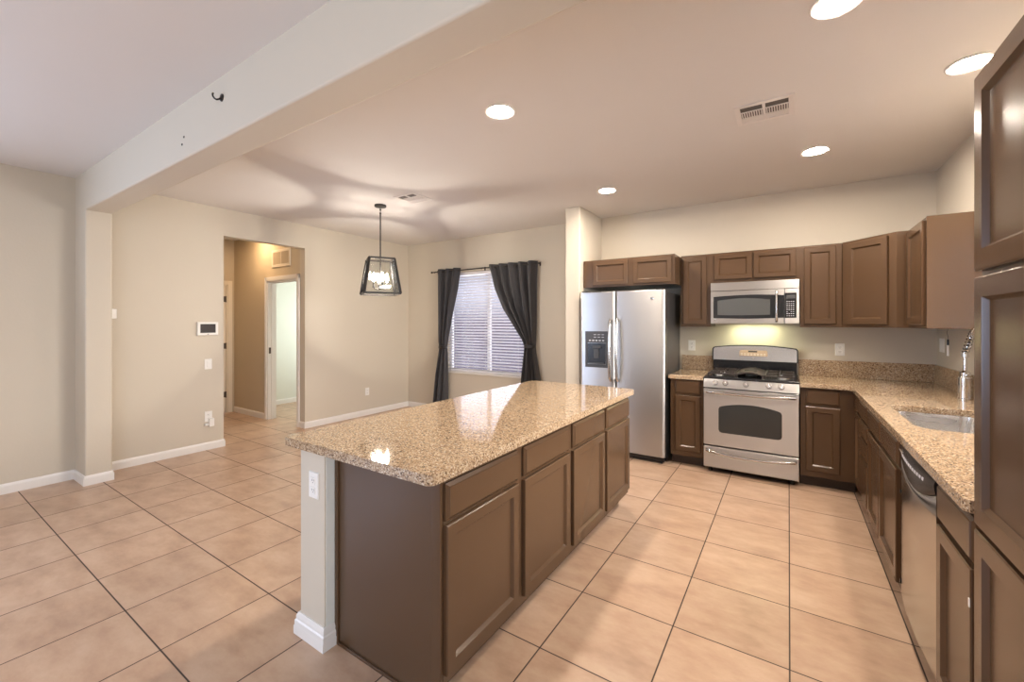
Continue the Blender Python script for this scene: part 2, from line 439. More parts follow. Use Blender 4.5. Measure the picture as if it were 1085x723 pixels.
# closed door at the end of the hall
d1 = struct('door_1', B().box(HXF-0.055, HXF-0.015, fy0+0.02, fy1-0.018, 0.02, fz-0.018, 0.003), 'door')
b = B()
w = 0.062
b.box(HXF, HXF+0.014, fy1, fy1+w, 0, fz+w, 0.003).box(HXF, HXF+0.014, fy0-w, fy0, 0, fz+w, 0.003).box(HXF, HXF+0.014, fy0, fy1, fz, fz+w, 0.003)
b.box(HXF-0.12, HXF, fy1-0.016, fy1, 0, fz).box(HXF-0.12, HXF, fy0, fy0+0.016, 0, fz).box(HXF-0.12, HXF, fy0, fy1, fz-0.016, fz)
b.build('door_frame', 'door', d1)
for z in (1.80, 1.06, 0.29):
    B().cyl((HXF-0.006, fy1-0.02, z-0.05), (HXF-0.006, fy1-0.02, z+0.05), 0.008, n=12).box(HXF-0.014, HXF-0.010, fy1-0.055, fy1-0.02, z-0.045, z+0.045).build('hinge', 'hinge', d1)

# ------------------------------------------------------------------ windows
def window(name, f, a0, a1, z0, z1):
    """f maps (a, depth outwards, z)"""
    def bx(b, a_0, a_1, d0, d1, z_0, z_1, bev=0.003):
        p, q = f(a_0, d0, z_0), f(a_1, d1, z_1); return b.box(p[0], q[0], p[1], q[1], p[2], q[2], bev)
    b = B(); w = 0.045
    bx(b, a0, a0+w, 0.085, 0.135, z0, z1); bx(b, a1-w, a1, 0.085, 0.135, z0, z1)
    bx(b, a0+w, a1-w, 0.085, 0.135, z0, z0+w); bx(b, a0+w, a1-w, 0.085, 0.135, z1-w, z1)
    m = (a0+a1)/2; bx(b, m-0.025, m+0.025, 0.088, 0.13, z0+w, z1-w)
    o = struct(name, b, 'trim')
    b = B(); bx(b, a0+w, m-0.025, 0.105, 0.111, z0+w, z1-w, 0); bx(b, m+0.025, a1-w, 0.105, 0.111, z0+w, z1-w, 0)
    b.build('window_pane', 'glass', o)
    b = B(); bx(b, a0-0.02, a1+0.02, -0.018, 0.0, z0-0.02, z0+0.004, 0.004); bx(b, a0, a1, 0, 0.085, z0-0.0, z0+0.004, 0)
    b.build('window_sill', 'trim', o)
    return o
fD = lambda a, d, z: (a, YB+d, z)
window('window_1', fD, WX0, WX1, WZ0, WZ1)
fS = lambda a, d, z: (XR+d, a, z)
window('window_2', fS, SY0, SY1, SZ0, SZ1)
fP = lambda a, d, z: (a, YF-d*0.9, z)

def blind(f, a0, a1, z0, z1, label, tilt, pitch=0.0435):
    base = Vector(f((a0+a1)/2, 0.04, z1))
    t = thing('window_blind', label, 'blind', base)
    def bx(b, a_0, a_1, d0, d1, z_0, z_1, bev=0.0):
        p, q = f(a_0, d0, z_0), f(a_1, d1, z_1); return b.box(p[0], q[0], p[1], q[1], p[2], q[2], bev)
    bx(B(), a0, a1, 0.01, 0.065, z1-0.05, z1-0.004, 0.003).build('headrail', 'blind', t)
    b = B(); z = z1-0.075; n = 0
    ca, sa = math.cos(tilt), math.sin(tilt)
    while z > z0+0.04:
        pts = []
        for u in (-0.025, -0.0125, 0, 0.0125, 0.025):
            arch = 0.003*(1-(u/0.025)**2)
            pts.append((0.038+u*ca-arch*sa, z+u*sa+arch*ca))
        up = [(d, zz+0.0014) for d, zz in pts]; dn = [(d, zz-0.0014) for d, zz in reversed(pts)]
        ring = up+dn
        b.loft([[Vector(f(a0, d, zz)) for d, zz in ring], [Vector(f(a1, d, zz)) for d, zz in ring]])
        z -= pitch; n += 1
    b.build('slats', 'blind', t)
    bx(B(), a0, a1, 0.012, 0.062, z0+0.008, z0+0.03, 0.004).build('bottom_rail', 'blind', t)
    for k in (0.12, 0.5, 0.88):
        a = a0+(a1-a0)*k
        bx(B(), a-0.0015, a+0.0015, 0.009, 0.0105, z0+0.03, z1-0.05).build('ladder_cord', 'blind', t)
    return t
blind(fD, WX0+0.012, WX1-0.012, WZ0, WZ1, 'white slatted blind behind the charcoal curtains', math.radians(-26))
blind(fS, SY0+0.012, SY1-0.012, SZ0, SZ1, 'white slatted blind in the window over the sink', math.radians(15))

# ------------------------------------------------------------------ curtain rod and curtains
RY, RZ, RR = 4.99, 2.235, 0.009
rod = thing('curtain_rod', 'thin black curtain rod above the dining window', 'curtain rod', (-3.81, RY, RZ))
B().cyl((-4.80, RY, RZ), (-2.84, RY, RZ), RR, n=16).build('rod', 'blackmetal', rod)
for x, s in ((-4.80, -1), (-2.84, 1)):
    B().lathe([(0, 0), (0.013, 0.002), (0.015, 0.012), (0.013, 0.024), (0, 0.027)], (x if s > 0 else x-0.027, RY, RZ), 'X', 16).build('finial', 'blackmetal', rod)
for x in (-4.755, -3.81, -2.86):
    B().tube([(x, YB, RZ+0.012), (x, RY+0.02, RZ+0.012), (x, RY+0.004, RZ-0.012), (x, RY-0.012, RZ-0.008)], 0.0045, 8).box(x-0.012, x+0.012, YB-0.004, YB, RZ-0.025, RZ+0.03, 0.002).build('bracket', 'blackmetal', rod)

def curtain(label, keys, pleats, nring, tiez, tielabel=None):
    """keys: (z, x left, x right, fold depth)"""
    keys = sorted(keys)
    def at(z):
        for k0, k1 in zip(keys, keys[1:]):
            if k0[0] <= z <= k1[0]:
                t = (z-k0[0])/(k1[0]-k0[0]); 
                return [k0[i]+(k1[i]-k0[i])*t for i in (1, 2, 3)]
        return list((keys[0] if z < keys[0][0] else keys[-1])[1:4])
    z0, z1 = keys[0][0], keys[-1][0]
    root = thing('curtain', label, 'curtain', ((keys[-1][1]+keys[-1][2])/2, RY, z1))
    nz, nu = 84, pleats*14
    grid = []
    for i in range(nz+1):
        z = z0+(z1-z0)*i/nz; a, c, d = at(z); row = []
        for j in range(nu+1):
            u = j/nu; ph = 2*PI*pleats*u
            x = a+(c-a)*u+0.006*math.sin(ph*0.5+z*2)*(1 if 0.05 < u < 0.95 else 0)
            y = RY+d*math.cos(ph)+0.25*d*math.cos(2.3*ph+z*3)*max(0, min(1, (z1-z)/0.3))
            row.append(Vector((x, y, z)))
        grid.append(row)
    b = B()
    th = 0.004
    V1 = [[b.bm.verts.new(p) for p in r] for r in grid]; V2 = [[b.bm.verts.new(p+Vector((0, th, 0))) for p in r] for r in grid]
    for i in range(nz):
        for j in range(nu):
            b.bm.faces.new((V1[i][j], V1[i][j+1], V1[i+1][j+1], V1[i+1][j])); b.bm.faces.new((V2[i][j], V2[i+1][j], V2[i+1][j+1], V2[i][j+1]))
    for i in range(nz):
        b.bm.faces.new((V1[i][0], V1[i+1][0], V2[i+1][0], V2[i][0])); b.bm.faces.new((V1[i][nu], V2[i][nu], V2[i+1][nu], V1[i+1][nu]))
    for j in range(nu):
        b.bm.faces.new((V1[0][j], V2[0][j], V2[0][j+1], V1[0][j+1])); b.bm.faces.new((V1[nz][j], V1[nz][j+1], V2[nz][j+1], V2[nz][j]))
    b.build('fabric_panel', 'fabric', root, smooth=80)
    a, c, d = at(RZ)
    for k in range(nring):                       # metal eyelets where the rod passes through
        u = (k+0.5)/nring; x = a+(c-a)*u; pr = PI*pleats/nring
        y = RY-d*0.95
        pts = [(x+0.021*math.cos(t)*0.8, y-0.004, RZ+0.021*math.sin(t)) for t in [2*PI*q/20 for q in range(20)]]
        B().tube(pts, 0.0045, 8, closed=True).build('eyelet', 'blackmetal', root)
    a, c, d = at(tiez)
    xm, hw = (a+c)/2, (c-a)/2+0.006
    rg = []
    for zz, gr in ((tiez-0.022, 0.002), (tiez-0.018, 0.006), (tiez+0.018, 0.006), (tiez+0.022, 0.002)):
        rg.append([Vector((xm+(hw+gr)*math.cos(t), RY+(d*1.35+0.012+gr)*math.sin(t), zz)) for t in [2*PI*q/32 for q in range(32)]])
    B().loft(rg).build('tieback', 'blackmetal', root)
    return root
curtain('narrow charcoal curtain tied back at the window side near the pendant lamp',
        [(0.02, -4.845, -4.50, 0.035), (0.6, -4.74, -4.50, 0.035), (0.97, -4.655, -4.495, 0.028), (1.04, -4.645, -4.50, 0.026), (1.12, -4.665, -4.49, 0.028),
         (1.5, -4.675, -4.41, 0.034), (1.95, -4.70, -4.30, 0.036), (2.275, -4.715, -4.24, 0.036)], 3, 3, 1.04)
curtain('wide charcoal curtain swept aside and tied back next to the fridge alcove wall',
        [(0.02, -3.14, -2.80, 0.045), (0.6, -3.125, -2.82, 0.045), (1.02, -3.06, -2.90, 0.036), (1.10, -3.05, -2.905, 0.034), (1.18, -3.085, -2.90, 0.036),
         (1.38, -3.24, -2.895, 0.042), (1.62, -3.43, -2.89, 0.044), (1.9, -3.58, -2.885, 0.044), (2.275, -3.71, -2.875, 0.044)], 5, 4, 1.10)

# ------------------------------------------------------------------ island
XF, YN = -1.05, 1.131
ys = [YN, 1.66, 2.198, 2.737, 3.25]
fr = [(1.149, 1.634), (1.687, 2.173), (2.225, 2.717), (2.757, 3.238)]
labs = ['brown island cabinet with plain painted side, nearest the tan post', 'brown island cabinet between the end cabinet and the third one along',
        'brown island cabinet, second from the refrigerator end', 'brown island cabinet closest to the refrigerator']
for i in range(4):
    y0, y1 = ys[i], ys[i+1]
    t = thing('island_cabinet', labs[i], 'cabinet', (-1.37, (y0+y1)/2, 0), 'brown island cabinets')
    b = B()
    if i == 0:
        b.box(-1.685, XF, 1.148, y1, 0.0, 0.868) if False else None
        b.box(-1.685, XF, 1.148, y1, 0.10, 0.868); b.box(-1.685, -1.125, 1.148, y1, 0, 0.10)
    else:
        b.box(-1.685, XF, y0, y1, 0.10, 0.868); b.box(-1.685, -1.125, y0, y1, 0, 0.10)
    b.build('cabinet_body', 'brown', t)
    if i == 0:
        B().box(-1.663, -1.098, 1.144, 1.148, 0.0, 0.868).build('end_panel', 'brown', t)
        B().box(-1.098, XF, YN, 1.148, 0.10, 0.868, 0.003).build('corner_stile', 'brown', t)
        B().box(-1.688, -1.663, 1.136, 1.148, 0.0, 0.868, 0.004).build('scribe_moulding', 'brown', t)
        B().box(-1.663, -1.125, 1.135, 1.144, 0.0, 0.014, 0.003).build('shoe_moulding', 'brown', t)
    if i == 3:
        B().box(-1.685, XF, y1, y1+0.006, 0.10, 0.868).box(-1.685, -1.125, y1, y1+0.006, 0.0, 0.10).build('end_panel', 'brown', t)
    a, c = fr[i]
    pdrawer((XF, a, 0.700), Y_, X_, c-a, 0.137, t)
    pdoor((XF, a, 0.138), Y_, X_, c-a, 0.547, t, f=0.045)

def rrect(x0, x1, y0, y1, r, n=6):
    P = []
    for cx, cy, a in ((x1-r, y1-r, 0), (x0+r, y1-r, PI/2), (x0+r, y0+r, PI), (x1-r, y0+r, 1.5*PI)):
        for k in range(n+1): P.append((cx+r*math.cos(a+PI/2*k/n), cy+r*math.sin(a+PI/2*k/n)))
    return P
def slab(b, poly, z0, z1):
    b.prism(poly, z0, z1, bev=0.010, seg=3); return b
tag(slab(B(), rrect(-1.925, -1.003, 1.035, 3.28, 0.03), 0.868, 0.906).build('island_countertop', 'granite', smooth=40),
    'speckled tan granite slab on top of the kitchen island', 'countertop')
# drywall half wall behind the island
wi = struct('wall_island', B().box(-1.878, -1.690, 1.09, 3.24, 0, 0.867, 0.008, 2), 'wall')
B().box(-1.6905, -1.6885, 1.097, 1.1475, 0, 0.867, 0.0005).build('primed_corner_strip', 'primer', wi)
pr = [(0, 0), (0.020, 0), (0.020, 0.035), (0.017, 0.040), (0.017, 0.060), (0.012, 0.066), (0.012, 0.080), (0.005, 0.095), (0, 0.095)]
b = B(); base_run(b, (-1.878, 1.09), (-1.690, 1.09), (0, -1), 1, 1, pr); base_run(b, (-1.69, 1.09), (-1.69, 1.1355), (1, 0), 1, 0, pr); base_run(b, (-1.878, 3.24), (-1.878, 1.09), (-1, 0), 0, 1, pr)
struct('baseboard_island', b, 'trim')

# ------------------------------------------------------------------ base cabinets, back run
YC = 4.46
def base_y(label, x0, x1, d0, d1, stile=None):
    t = thing('base_cabinet', label, 'cabinet', ((x0+x1)/2, 4.77, 0), 'brown base cabinets under the counter')
    B().box(x0, x1, YC, YB-0.004, 0.10, 0.866).build('cabinet_body', 'brown', t)
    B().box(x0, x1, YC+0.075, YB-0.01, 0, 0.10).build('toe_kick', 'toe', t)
    pdrawer((d0, YC, 0.722), X_, -Y_, d1-d0, 0.130, t)
    pdoor((d0, YC, 0.150), X_, -Y_, d1-d0, 0.552, t, f=0.045)
    return t
base_y('brown base cabinet between the refrigerator and the stove', -1.0, -0.692, -0.952, -0.718)
base_y('brown base cabinet in the corner right beside the stove', 0.086, 0.47, 0.125, 0.36)

# ------------------------------------------------------------------ right run (doors face the island)
XC = 0.465
def run_unit(label, y0, y1):
    t = thing('base_cabinet', label, 'cabinet', (0.77, (y0+y1)/2, 0), 'brown base cabinets under the counter')
    return t
def fpos(y): return (XC, y, 0)
# narrow corner cabinet
t = run_unit('narrow brown base cabinet in the inner corner beside the drawer stack', 4.11, 4.455)
B().box(XC+0.006, XR-0.004, 4.11, 4.455, 0.10, 0.866).build('cabinet_body', 'brown', t)
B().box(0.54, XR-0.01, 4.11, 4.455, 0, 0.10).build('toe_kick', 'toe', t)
pdrawer((XC+0.006, 4.425, 0.715), -Y_, -X_, 0.295, 0.130, t); pdoor((XC+0.006, 4.425, 0.115), -Y_, -X_, 0.295, 0.585, t, f=0.045)
# drawer stack
t = run_unit('brown base cabinet made of four stacked drawers', 3.735, 4.11)
B().box(XC, XR-0.004, 3.735, 4.11, 0.10, 0.866).build('cabinet_body', 'brown', t)
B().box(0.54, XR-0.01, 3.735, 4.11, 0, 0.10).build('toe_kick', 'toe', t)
for z0, z1 in ((0.715, 0.845), (0.585, 0.700), (0.452, 0.570), (0.130, 0.437)): pdrawer((XC, 4.10, z0), -Y_, -X_, 0.355, z1-z0, t)
# sink base, shelled so the basin has room
t = run_unit('wide brown two door base cabinet under the sink', 2.755, 3.735)
b = B().box(XC, XC+0.018, 2.755, 3.735, 0.10, 0.866).box(XC+0.018, XR-0.004, 2.755, 2.773, 0.10, 0.866).box(XC+0.018, XR-0.004, 3.717, 3.735, 0.10, 0.866).box(XC+0.018, XR-0.004, 2.773, 3.717, 0.10, 0.118)
b.build('cabinet_body', 'brown', t)
B().box(0.54, XR-0.01, 2.755, 3.735, 0, 0.10).build('toe_kick', 'toe', t)
for a, c in ((3.715, 3.262), (3.230, 2.775)):
    B().panel((XC, a, 0.712), -Y_, Z_, -X_, a-c, 0.133, drawer_rings()).build('false_drawer_front', 'brown', t, smooth=20)
pdoor((XC, 3.705, 0.130), -Y_, -X_, 3.705-3.30, 0.562, t, f=0.05); pdoor((XC, 3.285, 0.130), -Y_, -X_, 3.285-2.805, 0.562, t, f=0.05)
# last cabinet before the pantry
t = run_unit('brown base cabinet between the dishwasher and the tall pantry', 1.757, 2.125)
B().box(XC, XR-0.004, 1.757, 2.125, 0.10, 0.866).build('cabinet_body', 'brown', t)
B().box(0.54, XR-0.01, 1.757, 2.125, 0, 0.10).build('toe_kick', 'toe', t)
pdrawer((XC, 2.115, 0.715), -Y_, -X_, 0.35, 0.133, t); d = pdoor((XC, 2.115, 0.130), -Y_, -X_, 0.345, 0.568, t, f=0.05)
B().box(XC-0.0215, XC-0.0195, 1.773, 1.781, 0.585, 0.61).build('paint_chip', 'white', d)

# dishwasher
t = thing('dishwasher', 'stainless dishwasher with a curved black control panel', 'dishwasher', (0.77, 2.44, 0))
B().box(XC+0.01, XR-0.02, 2.138, 2.742, 0.06, 0.864).build('tub_body', 'toe', t)
B().box(XC+0.05, XR-0.03, 2.138, 2.742, 0.0, 0.06).build('toe_kick', 'toe', t)
y0, y1 = 2.142, 2.715
rings = []
n = 20
def dwx(y): u = (y-y0)/(y1-y0)*2-1; return 0.452-0.012*(1-u*u)
b = B()
ring0 = [(y0+(y1-y0)*k/n) for k in range(n+1)]
for zz, off in ((0.115, 0.004), (0.12, 0.0), (0.700, 0.0)):
    rings.append([Vector((dwx(y)+off, y, zz-(0.0 if zz < 0.5 else -0.0))) for y in ring0]+[Vector((XC+0.012, y1, zz)), Vector((XC+0.012, y0, zz))])
# arched top edge of the steel panel
rings.append([Vector((dwx(y), y, 0.788-0.060*(1-((y-y0)/(y1-y0)*2-1)**2))) for y in ring0]+[Vector((XC+0.012, y1, 0.788)), Vector((XC+0.012, y0, 0.788))])
b.loft(rings); dw = b.build('door', 'steeldw', t, smooth=40)
rings = []
for k in range(n+1):
    y = y0+(y1-y0)*k/n; u = (y-y0)/(y1-y0)*2-1; zl = 0.792-0.060*(1-u*u)
    x = dwx(y)-0.003
    rings.append([Vector((x, y, zl)), Vector((x-0.004, y, (zl+0.855)/2)), Vector((x+0.004, y, 0.855)), Vector((XC+0.012, y, 0.855)), Vector((XC+0.012, y, zl))])
cp = B().loft(rings).build('control_panel', 'black', t, smooth=40)
for k in range(11):
    y = 2.26+0.034*k; u = (y-y0)/(y1-y0)*2-1
    x = dwx(y)-0.0075
    B().box(x, x+0.003, y-0.010, y+0.010, 0.800+0.014*u*u, 0.812+0.014*u*u, 0.001).build('button', 'keys', cp)
B().box(dwx(2.66)-0.010, dwx(2.66)-0.002, 2.625, 2.685, 0.805, 0.825, 0.003).build('latch_handle', 'chrome', cp)
for zz in (0.17, 0.60):
    B().box(0.4485, 0.455, 2.722, 2.730, zz, zz+0.02).build('side_bracket', 'black', t)

# ------------------------------------------------------------------ tall pantry
t = thing('pantry_cabinet', 'tall dark brown pantry cabinet with three stacked doors', 'cabinet', (0.77, 1.44, 0))
B().box(XC, XR-0.004, 1.13, 1.754, 0.10, 2.135).build('cabinet_body', 'brown', t)
B().box(0.54, XR-0.01, 1.14, 1.754, 0, 0.10).build('toe_kick', 'toe', t)
for z0, z1 in ((1.568, 2.122), (0.846, 1.551), (0.120, 0.832)): pdoor((XC, 1.742, z0), -Y_, -X_, 0.60, z1-z0, t, f=0.058)

# ------------------------------------------------------------------ counters
def poly_with_hole(b, outer, hole, z0, z1):
    bm = b.bm
    def loop(pts, z):
        v = [bm.verts.new((x, y, z)) for x, y in pts]; return v, [bm.edges.new((v[i], v[(i+1) % len(v)])) for i in range(len(v))]
    for z in (z0, z1):
        vo, eo = loop(outer, z); vh, eh = loop(hole, z)
        bmesh.ops.triangle_fill(bm, use_beauty=True, use_dissolve=False, edges=eo+eh)
        if z == z0: lo, lh = vo, vh
    for A, C in ((lo, vo), (lh, vh)):
        for i in range(len(A)):
            j = (i+1) % len(A); bm.faces.new((A[i], A[j], C[j], C[i]))
    top = [f for f in bm.faces if all(abs(v.co.z-z1) < 1e-6 for v in f.verts)]
    es = [e for e in bm.edges if all(abs(v.co.z-z1) < 1e-6 for v in e.verts) and len([f for f in e.link_faces if f in top]) == 1]
    return es
CZ0, CZ1 = 0.867, 0.905
tag(slab(B(), [(-1.012, 4.415), (-0.690, 4.415), (-0.690, YB), (-1.012, YB)], CZ0, CZ1).build('countertop', 'granite', smooth=40),
    'small granite counter piece between refrigerator and stove', 'countertop')
b = B()
ir = 0.03
outer = [(0.083, 4.415), (0.430-ir, 4.415)]+[(0.430-ir+ir*math.sin(a), 4.415-ir+ir*math.cos(a)) for a in [PI/2*k/6 for k in range(1, 7)]]
outer = [(0.083, 4.415), (0.400, 4.415), (0.420, 4.408), (0.430, 4.385), (0.430, 1.775), (0.442, 1.758), (XR, 1.758), (XR, YB), (0.083, YB)]
hole = rrect(0.533, 0.930, 2.83, 3.565, 0.085)
es = poly_with_hole(b, outer, hole, CZ0, CZ1)
bmesh.ops.bevel(b.bm, geom=es, offset=0.006, segments=2, affect='EDGES', profile=0.5)
tag(b.build('corner_countertop', 'granite', smooth=40), 'long L shaped granite counter around the sink corner', 'countertop')
tag(B().box(-1.012, -0.690, YB-0.02, YB, CZ1, 1.062, 0.003).build('backsplash', 'granite'), 'short granite backsplash strip between refrigerator and stove', 'backsplash')
tag(B().box(0.083, XR, YB-0.02, YB, CZ1, 1.062, 0.003).build('backsplash', 'granite'), 'granite backsplash strip on the stove wall, right of the stove', 'backsplash')
tag(B().box(XR-0.021, XR-0.001, 1.76, YB-0.021, CZ1, 1.062, 0.003).build('backsplash', 'granite'), 'granite backsplash strip along the sink wall', 'backsplash')

# sink
t = thing('kitchen_sink', 'stainless undermount sink set in the granite counter', 'sink', (0.73, 3.2, 0.7))
b = B()
def rr3(ins, z, r): return [Vector((x, y, z)) for x, y in rrect(0.533+ins, 0.930-ins, 2.83+ins, 3.565-ins, r, 6)]
b.loft([rr3(-0.012, 0.8655, 0.09), rr3(0.0, 0.8655, 0.085), rr3(0.004, 0.84, 0.083), rr3(0.010, 0.70, 0.078), rr3(0.035, 0.675, 0.06), rr3(0.15, 0.668, 0.04),
        rr3(0.15, 0.660, 0.04), rr3(0.030, 0.665, 0.065), rr3(-0.004, 0.70, 0.09), rr3(-0.006, 0.855, 0.09), rr3(-0.012, 0.860, 0.09)], cap0=False, cap1=False)
bm = b.bm; b.bm.verts.ensure_lookup_table()
b.prism(rrect(0.533+0.145, 0.930-0.145, 2.83+0.145, 3.565-0.145, 0.04), 0.661, 0.669)
b.build('basin', 'sink', t, smooth=50)
B().lathe([(0, 0.669), (0.042, 0.669), (0.044, 0.672), (0.034, 0.673), (0.03, 0.670), (0, 0.670)], (0.73, 3.25, 0)).build('drain', 'chrome', t)

# faucet with spring neck
FX, FY = 1.000, 4.07
t = thing('faucet', 'chrome spring neck faucet standing on the counter corner', 'faucet', (FX, FY, CZ1))
B().lathe([(0, CZ1+0.0005), (0.041, CZ1+0.0005), (0.041, CZ1+0.006), (0.037, CZ1+0.010), (0.037, 1.048), (0.034, 1.054), (0, 1.054)], (FX, FY, 0)).build('base', 'chrome', t)
B().lathe([(0, 1.054), (0.028, 1.054), (0.028, 1.086), (0.016, 1.094), (0.011, 1.10), (0.011, 1.185), (0.020, 1.19), (0.020, 1.225), (0.010, 1.23), (0, 1.23)], (FX, FY, 0)).build('stem', 'chrome', t)
ctl = [(0.02, 1.18), (0.0, 1.215), (-0.055, 1.275), (-0.115, 1.335), (-0.17, 1.368), (-0.23, 1.372), (-0.28, 1.340), (-0.298, 1.28), (-0.30, 1.22)]
path = []
for i in range(1, len(ctl)-2):
    for k in range(10):
        u = k/10; q = []
        for c in (0, 1):
            a0, a1, a2, a3 = (ctl[i+m][c] for m in (-1, 0, 1, 2))
            q.append(0.5*(2*a1+(a2-a0)*u+(2*a0-5*a1+4*a2-a3)*u*u+(3*a1-a0-3*a2+a3)*u**3))
        path.append(Vector((FX, FY+q[0], q[1])))
path.append(Vector((FX, FY+ctl[-2][0], ctl[-2][1])))
NP = len(path)-1
B().tube(path, 0.006, 8).build('hose', 'greyplastic', t)
sp = []
turns = 17
for k in range(turns*12+1):
    s_ = k/(turns*12); q = s_*NP; i = min(int(q), NP-1); p = path[i].lerp(path[i+1], q-i); tn = (path[i+1]-path[i]).normalized()
    u = tn.cross(X_).normalized(); ang = 2*PI*turns*s_
    sp.append(p+(X_*math.cos(ang)+u*math.sin(ang))*0.0165)
B().tube(sp, 0.0036, 6).build('spring', 'chrome', t)
pe = path[-1]
B().lathe([(0, 0), (0.014, 0), (0.019, -0.03), (0.019, -0.09), (0.023, -0.11), (0, -0.112)], pe).build('spray_head', 'chrome', t)
B().tube([(FX, FY-0.026, 1.07), (FX-0.005, FY-0.07, 1.075), (FX-0.01, FY-0.10, 1.085)], 0.006, 10, rs=[0.007, 0.006, 0.005]).build('lever', 'chrome', t)

# ------------------------------------------------------------------ upper cabinets
UZ0, UZ1, YU = 1.383, 2.135, 4.765
def upper(label, x0, x1, z0, z1, yf, doors, f=0.045):
    t = thing('wall_cabinet', label, 'cabinet', ((x0+x1)/2, (yf+YB)/2, z0), 'brown wall cabinets')
    B().box(x0, x1, yf, YB-0.003, z0, z1).build('cabinet_body', 'brown', t)
    for a, c, q, r in doors: pdoor((a, yf, q), X_, -Y_, c-a, r-q, t, f=f)
    return t
upper('short brown cabinet above the refrigerator', -1.962, -0.968, 1.822, 2.126, 4.495, [(-1.845, -1.447, 1.842, 2.108), (-1.388, -0.995, 1.842, 2.108)], 0.042)
upper('tall narrow brown wall cabinet between refrigerator and microwave', -0.962, -0.668, UZ0, UZ1, YU, [(-0.936, -0.708, 1.408, 2.114)])
upper('short brown wall cabinet directly above the microwave', -0.668, 0.090, 1.832, UZ1, YU, [(-0.636, -0.301, 1.862, 2.116), (-0.287, 0.058, 1.862, 2.116)], 0.042)
upper('tall narrow brown wall cabinet just right of the microwave', 0.090, 0.397, UZ0, UZ1, YU, [(0.120, 0.356, 1.412, 2.114)])
# diagonal corner cabinet
A_, Bp = Vector((0.397, 4.750, 0)), Vector((0.706, 4.400, 0))
t = thing('corner_wall_cabinet', 'brown corner wall cabinet with an angled door', 'cabinet', (0.75, 4.75, UZ0))
e = 0.003
B().prism([(A_.x+e, A_.y), (Bp.x, Bp.y), (XR-e, Bp.y), (XR-e, YB-e), (A_.x+e, YB-e)], UZ0, UZ1).build('cabinet_body', 'brown', t)
U = (Bp-A_).normalized(); Nn = Vector((U.y, -U.x, 0)); L = (Bp-A_).length
if Nn.y > 0: Nn = -Nn
pdoor(A_+U*0.055+Z_*1.408, U, Nn, L-0.055-0.06, 0.706, t, f=0.05)
# cabinet on the sink wall
t = thing('wall_cabinet', 'brown wall cabinet with a wide bare side, on the sink wall', 'cabinet', (0.93, 4.13, UZ0), 'brown wall cabinets')
B().box(0.775, XR-e, 3.875, 4.396, UZ0, UZ1).build('cabinet_body', 'brown', t)
B().box(0.770, XR-e, 3.868, 3.8745, UZ0, UZ1, 0.002).build('side_panel', 'brown', t)
pdoor((0.775, 4.370, 1.408), -Y_, -X_, 0.455, 0.706, t, f=0.05)

# hanging wand below the sink wall cabinet
t = thing('hanging_wand', 'slim black and white wand hanging on a thread below the wall cabinet', 'wand', (0.955, 4.24, 1.28))
B().tube([(0.955, 4.24, 1.383), (0.950, 4.243, 1.35), (0.956, 4.238, 1.32), (0.955, 4.24, 1.303)], 0.0012, 6).build('thread', 'blackmetal', t)
B().cyl((0.955, 4.24, 1.303), (0.955, 4.24, 1.262), 0.006, 0.006, 12).build('grip', 'black', t)
B().cyl((0.955, 4.24, 1.262), (0.955, 4.24, 1.185), 0.005, 0.007, 12).build('stick', 'white', t)

# ------------------------------------------------------------------ refrigerator
t = thing('refrigerator', 'stainless side by side refrigerator with an ice and water dispenser', 'refrigerator', (-1.49, 4.7, 0))
fx0, fx1, fs, fyf = -1.948, -1.028, -1.542, 4.352
B().box(fx0+0.008, fx1-0.004, 4.432, YB-0.02, 0.045, 1.742, 0.006).build('cabinet_body', 'fridgeside', t)
def fdoor(x0, x1):
    b = B(); n = 14
    ring = []
    for k in range(n+1):
        u = k/n; x = x0+(x1-x0)*u; edge = min(u, 1-u)*(x1-x0)
        y = fyf+(0.020*(1-min(1, edge/0.03))**2)
        ring.append((x, y))
    ring = [(x0, 4.425)]+[(x0+0.001, fyf+0.03)]+ring[1:-1]+[(x1-0.001, fyf+0.03)]+[(x1, 4.425)]
    xs = sorted(set([x0, x0+0.004, x0+0.012, x0+0.03, (x0+x1)/2, x1-0.03, x1-0.012, x1-0.004, x1]))
    ring = [(x0, 4.428)]
    for x in xs:
        ed = min(x-x0, x1-x); ring.append((x, fyf+0.022*(1-min(1, ed/0.03))**2.2))
    ring.append((x1, 4.428))
    lo = lambda z, s: [Vector((x, y+s if y < 4.42 else y, z)) for x, y in ring]
    b.loft([lo(0.070, 0.006), lo(0.076, 0.0), lo(1.752, 0.0), lo(1.758, 0.006)])
    return b
dl = fdoor(fx0, fs-0.003).build('freezer_door', 'steel', t, smooth=50)
dr = fdoor(fs+0.003, fx1).build('fridge_door', 'steel', t, smooth=50)
def fhandle(x, par):
    path = []
    z0, z1 = 0.812, 1.455
    for k in range(25):
        u = k/24; z = z0+(z1-z0)*u
        y = fyf-0.052-0.022*math.sin(PI*u)
        path.append((x, y, z))
    path = [(x, fyf+0.003, z0+0.012), (x, fyf-0.030, z0)]+path[1:-1]+[(x, fyf-0.030, z1), (x, fyf+0.003, z1-0.012)]
    h = B().tube(path, 0.0165, 14, rs=[0.013, 0.015]+[0.0165]*23+[0.015, 0.013]).build('handle', 'steelv', par)
    for z in (z0+0.05, z1-0.05):
        B().tube([(x+0.018*math.cos(a), fyf-0.058+0.018*math.sin(a), z) for a in [2*PI*k/20 for k in range(20)]], 0.004, 6, closed=True).build('collar', 'chrome', h) if False else None
    return h
fhandle(fs-0.040, dl); fhandle(fs+0.036, dr)
dx0, dx1, dz0, dz1 = -1.880, -1.618, 0.938, 1.332
b = B(); yy = fyf-0.006
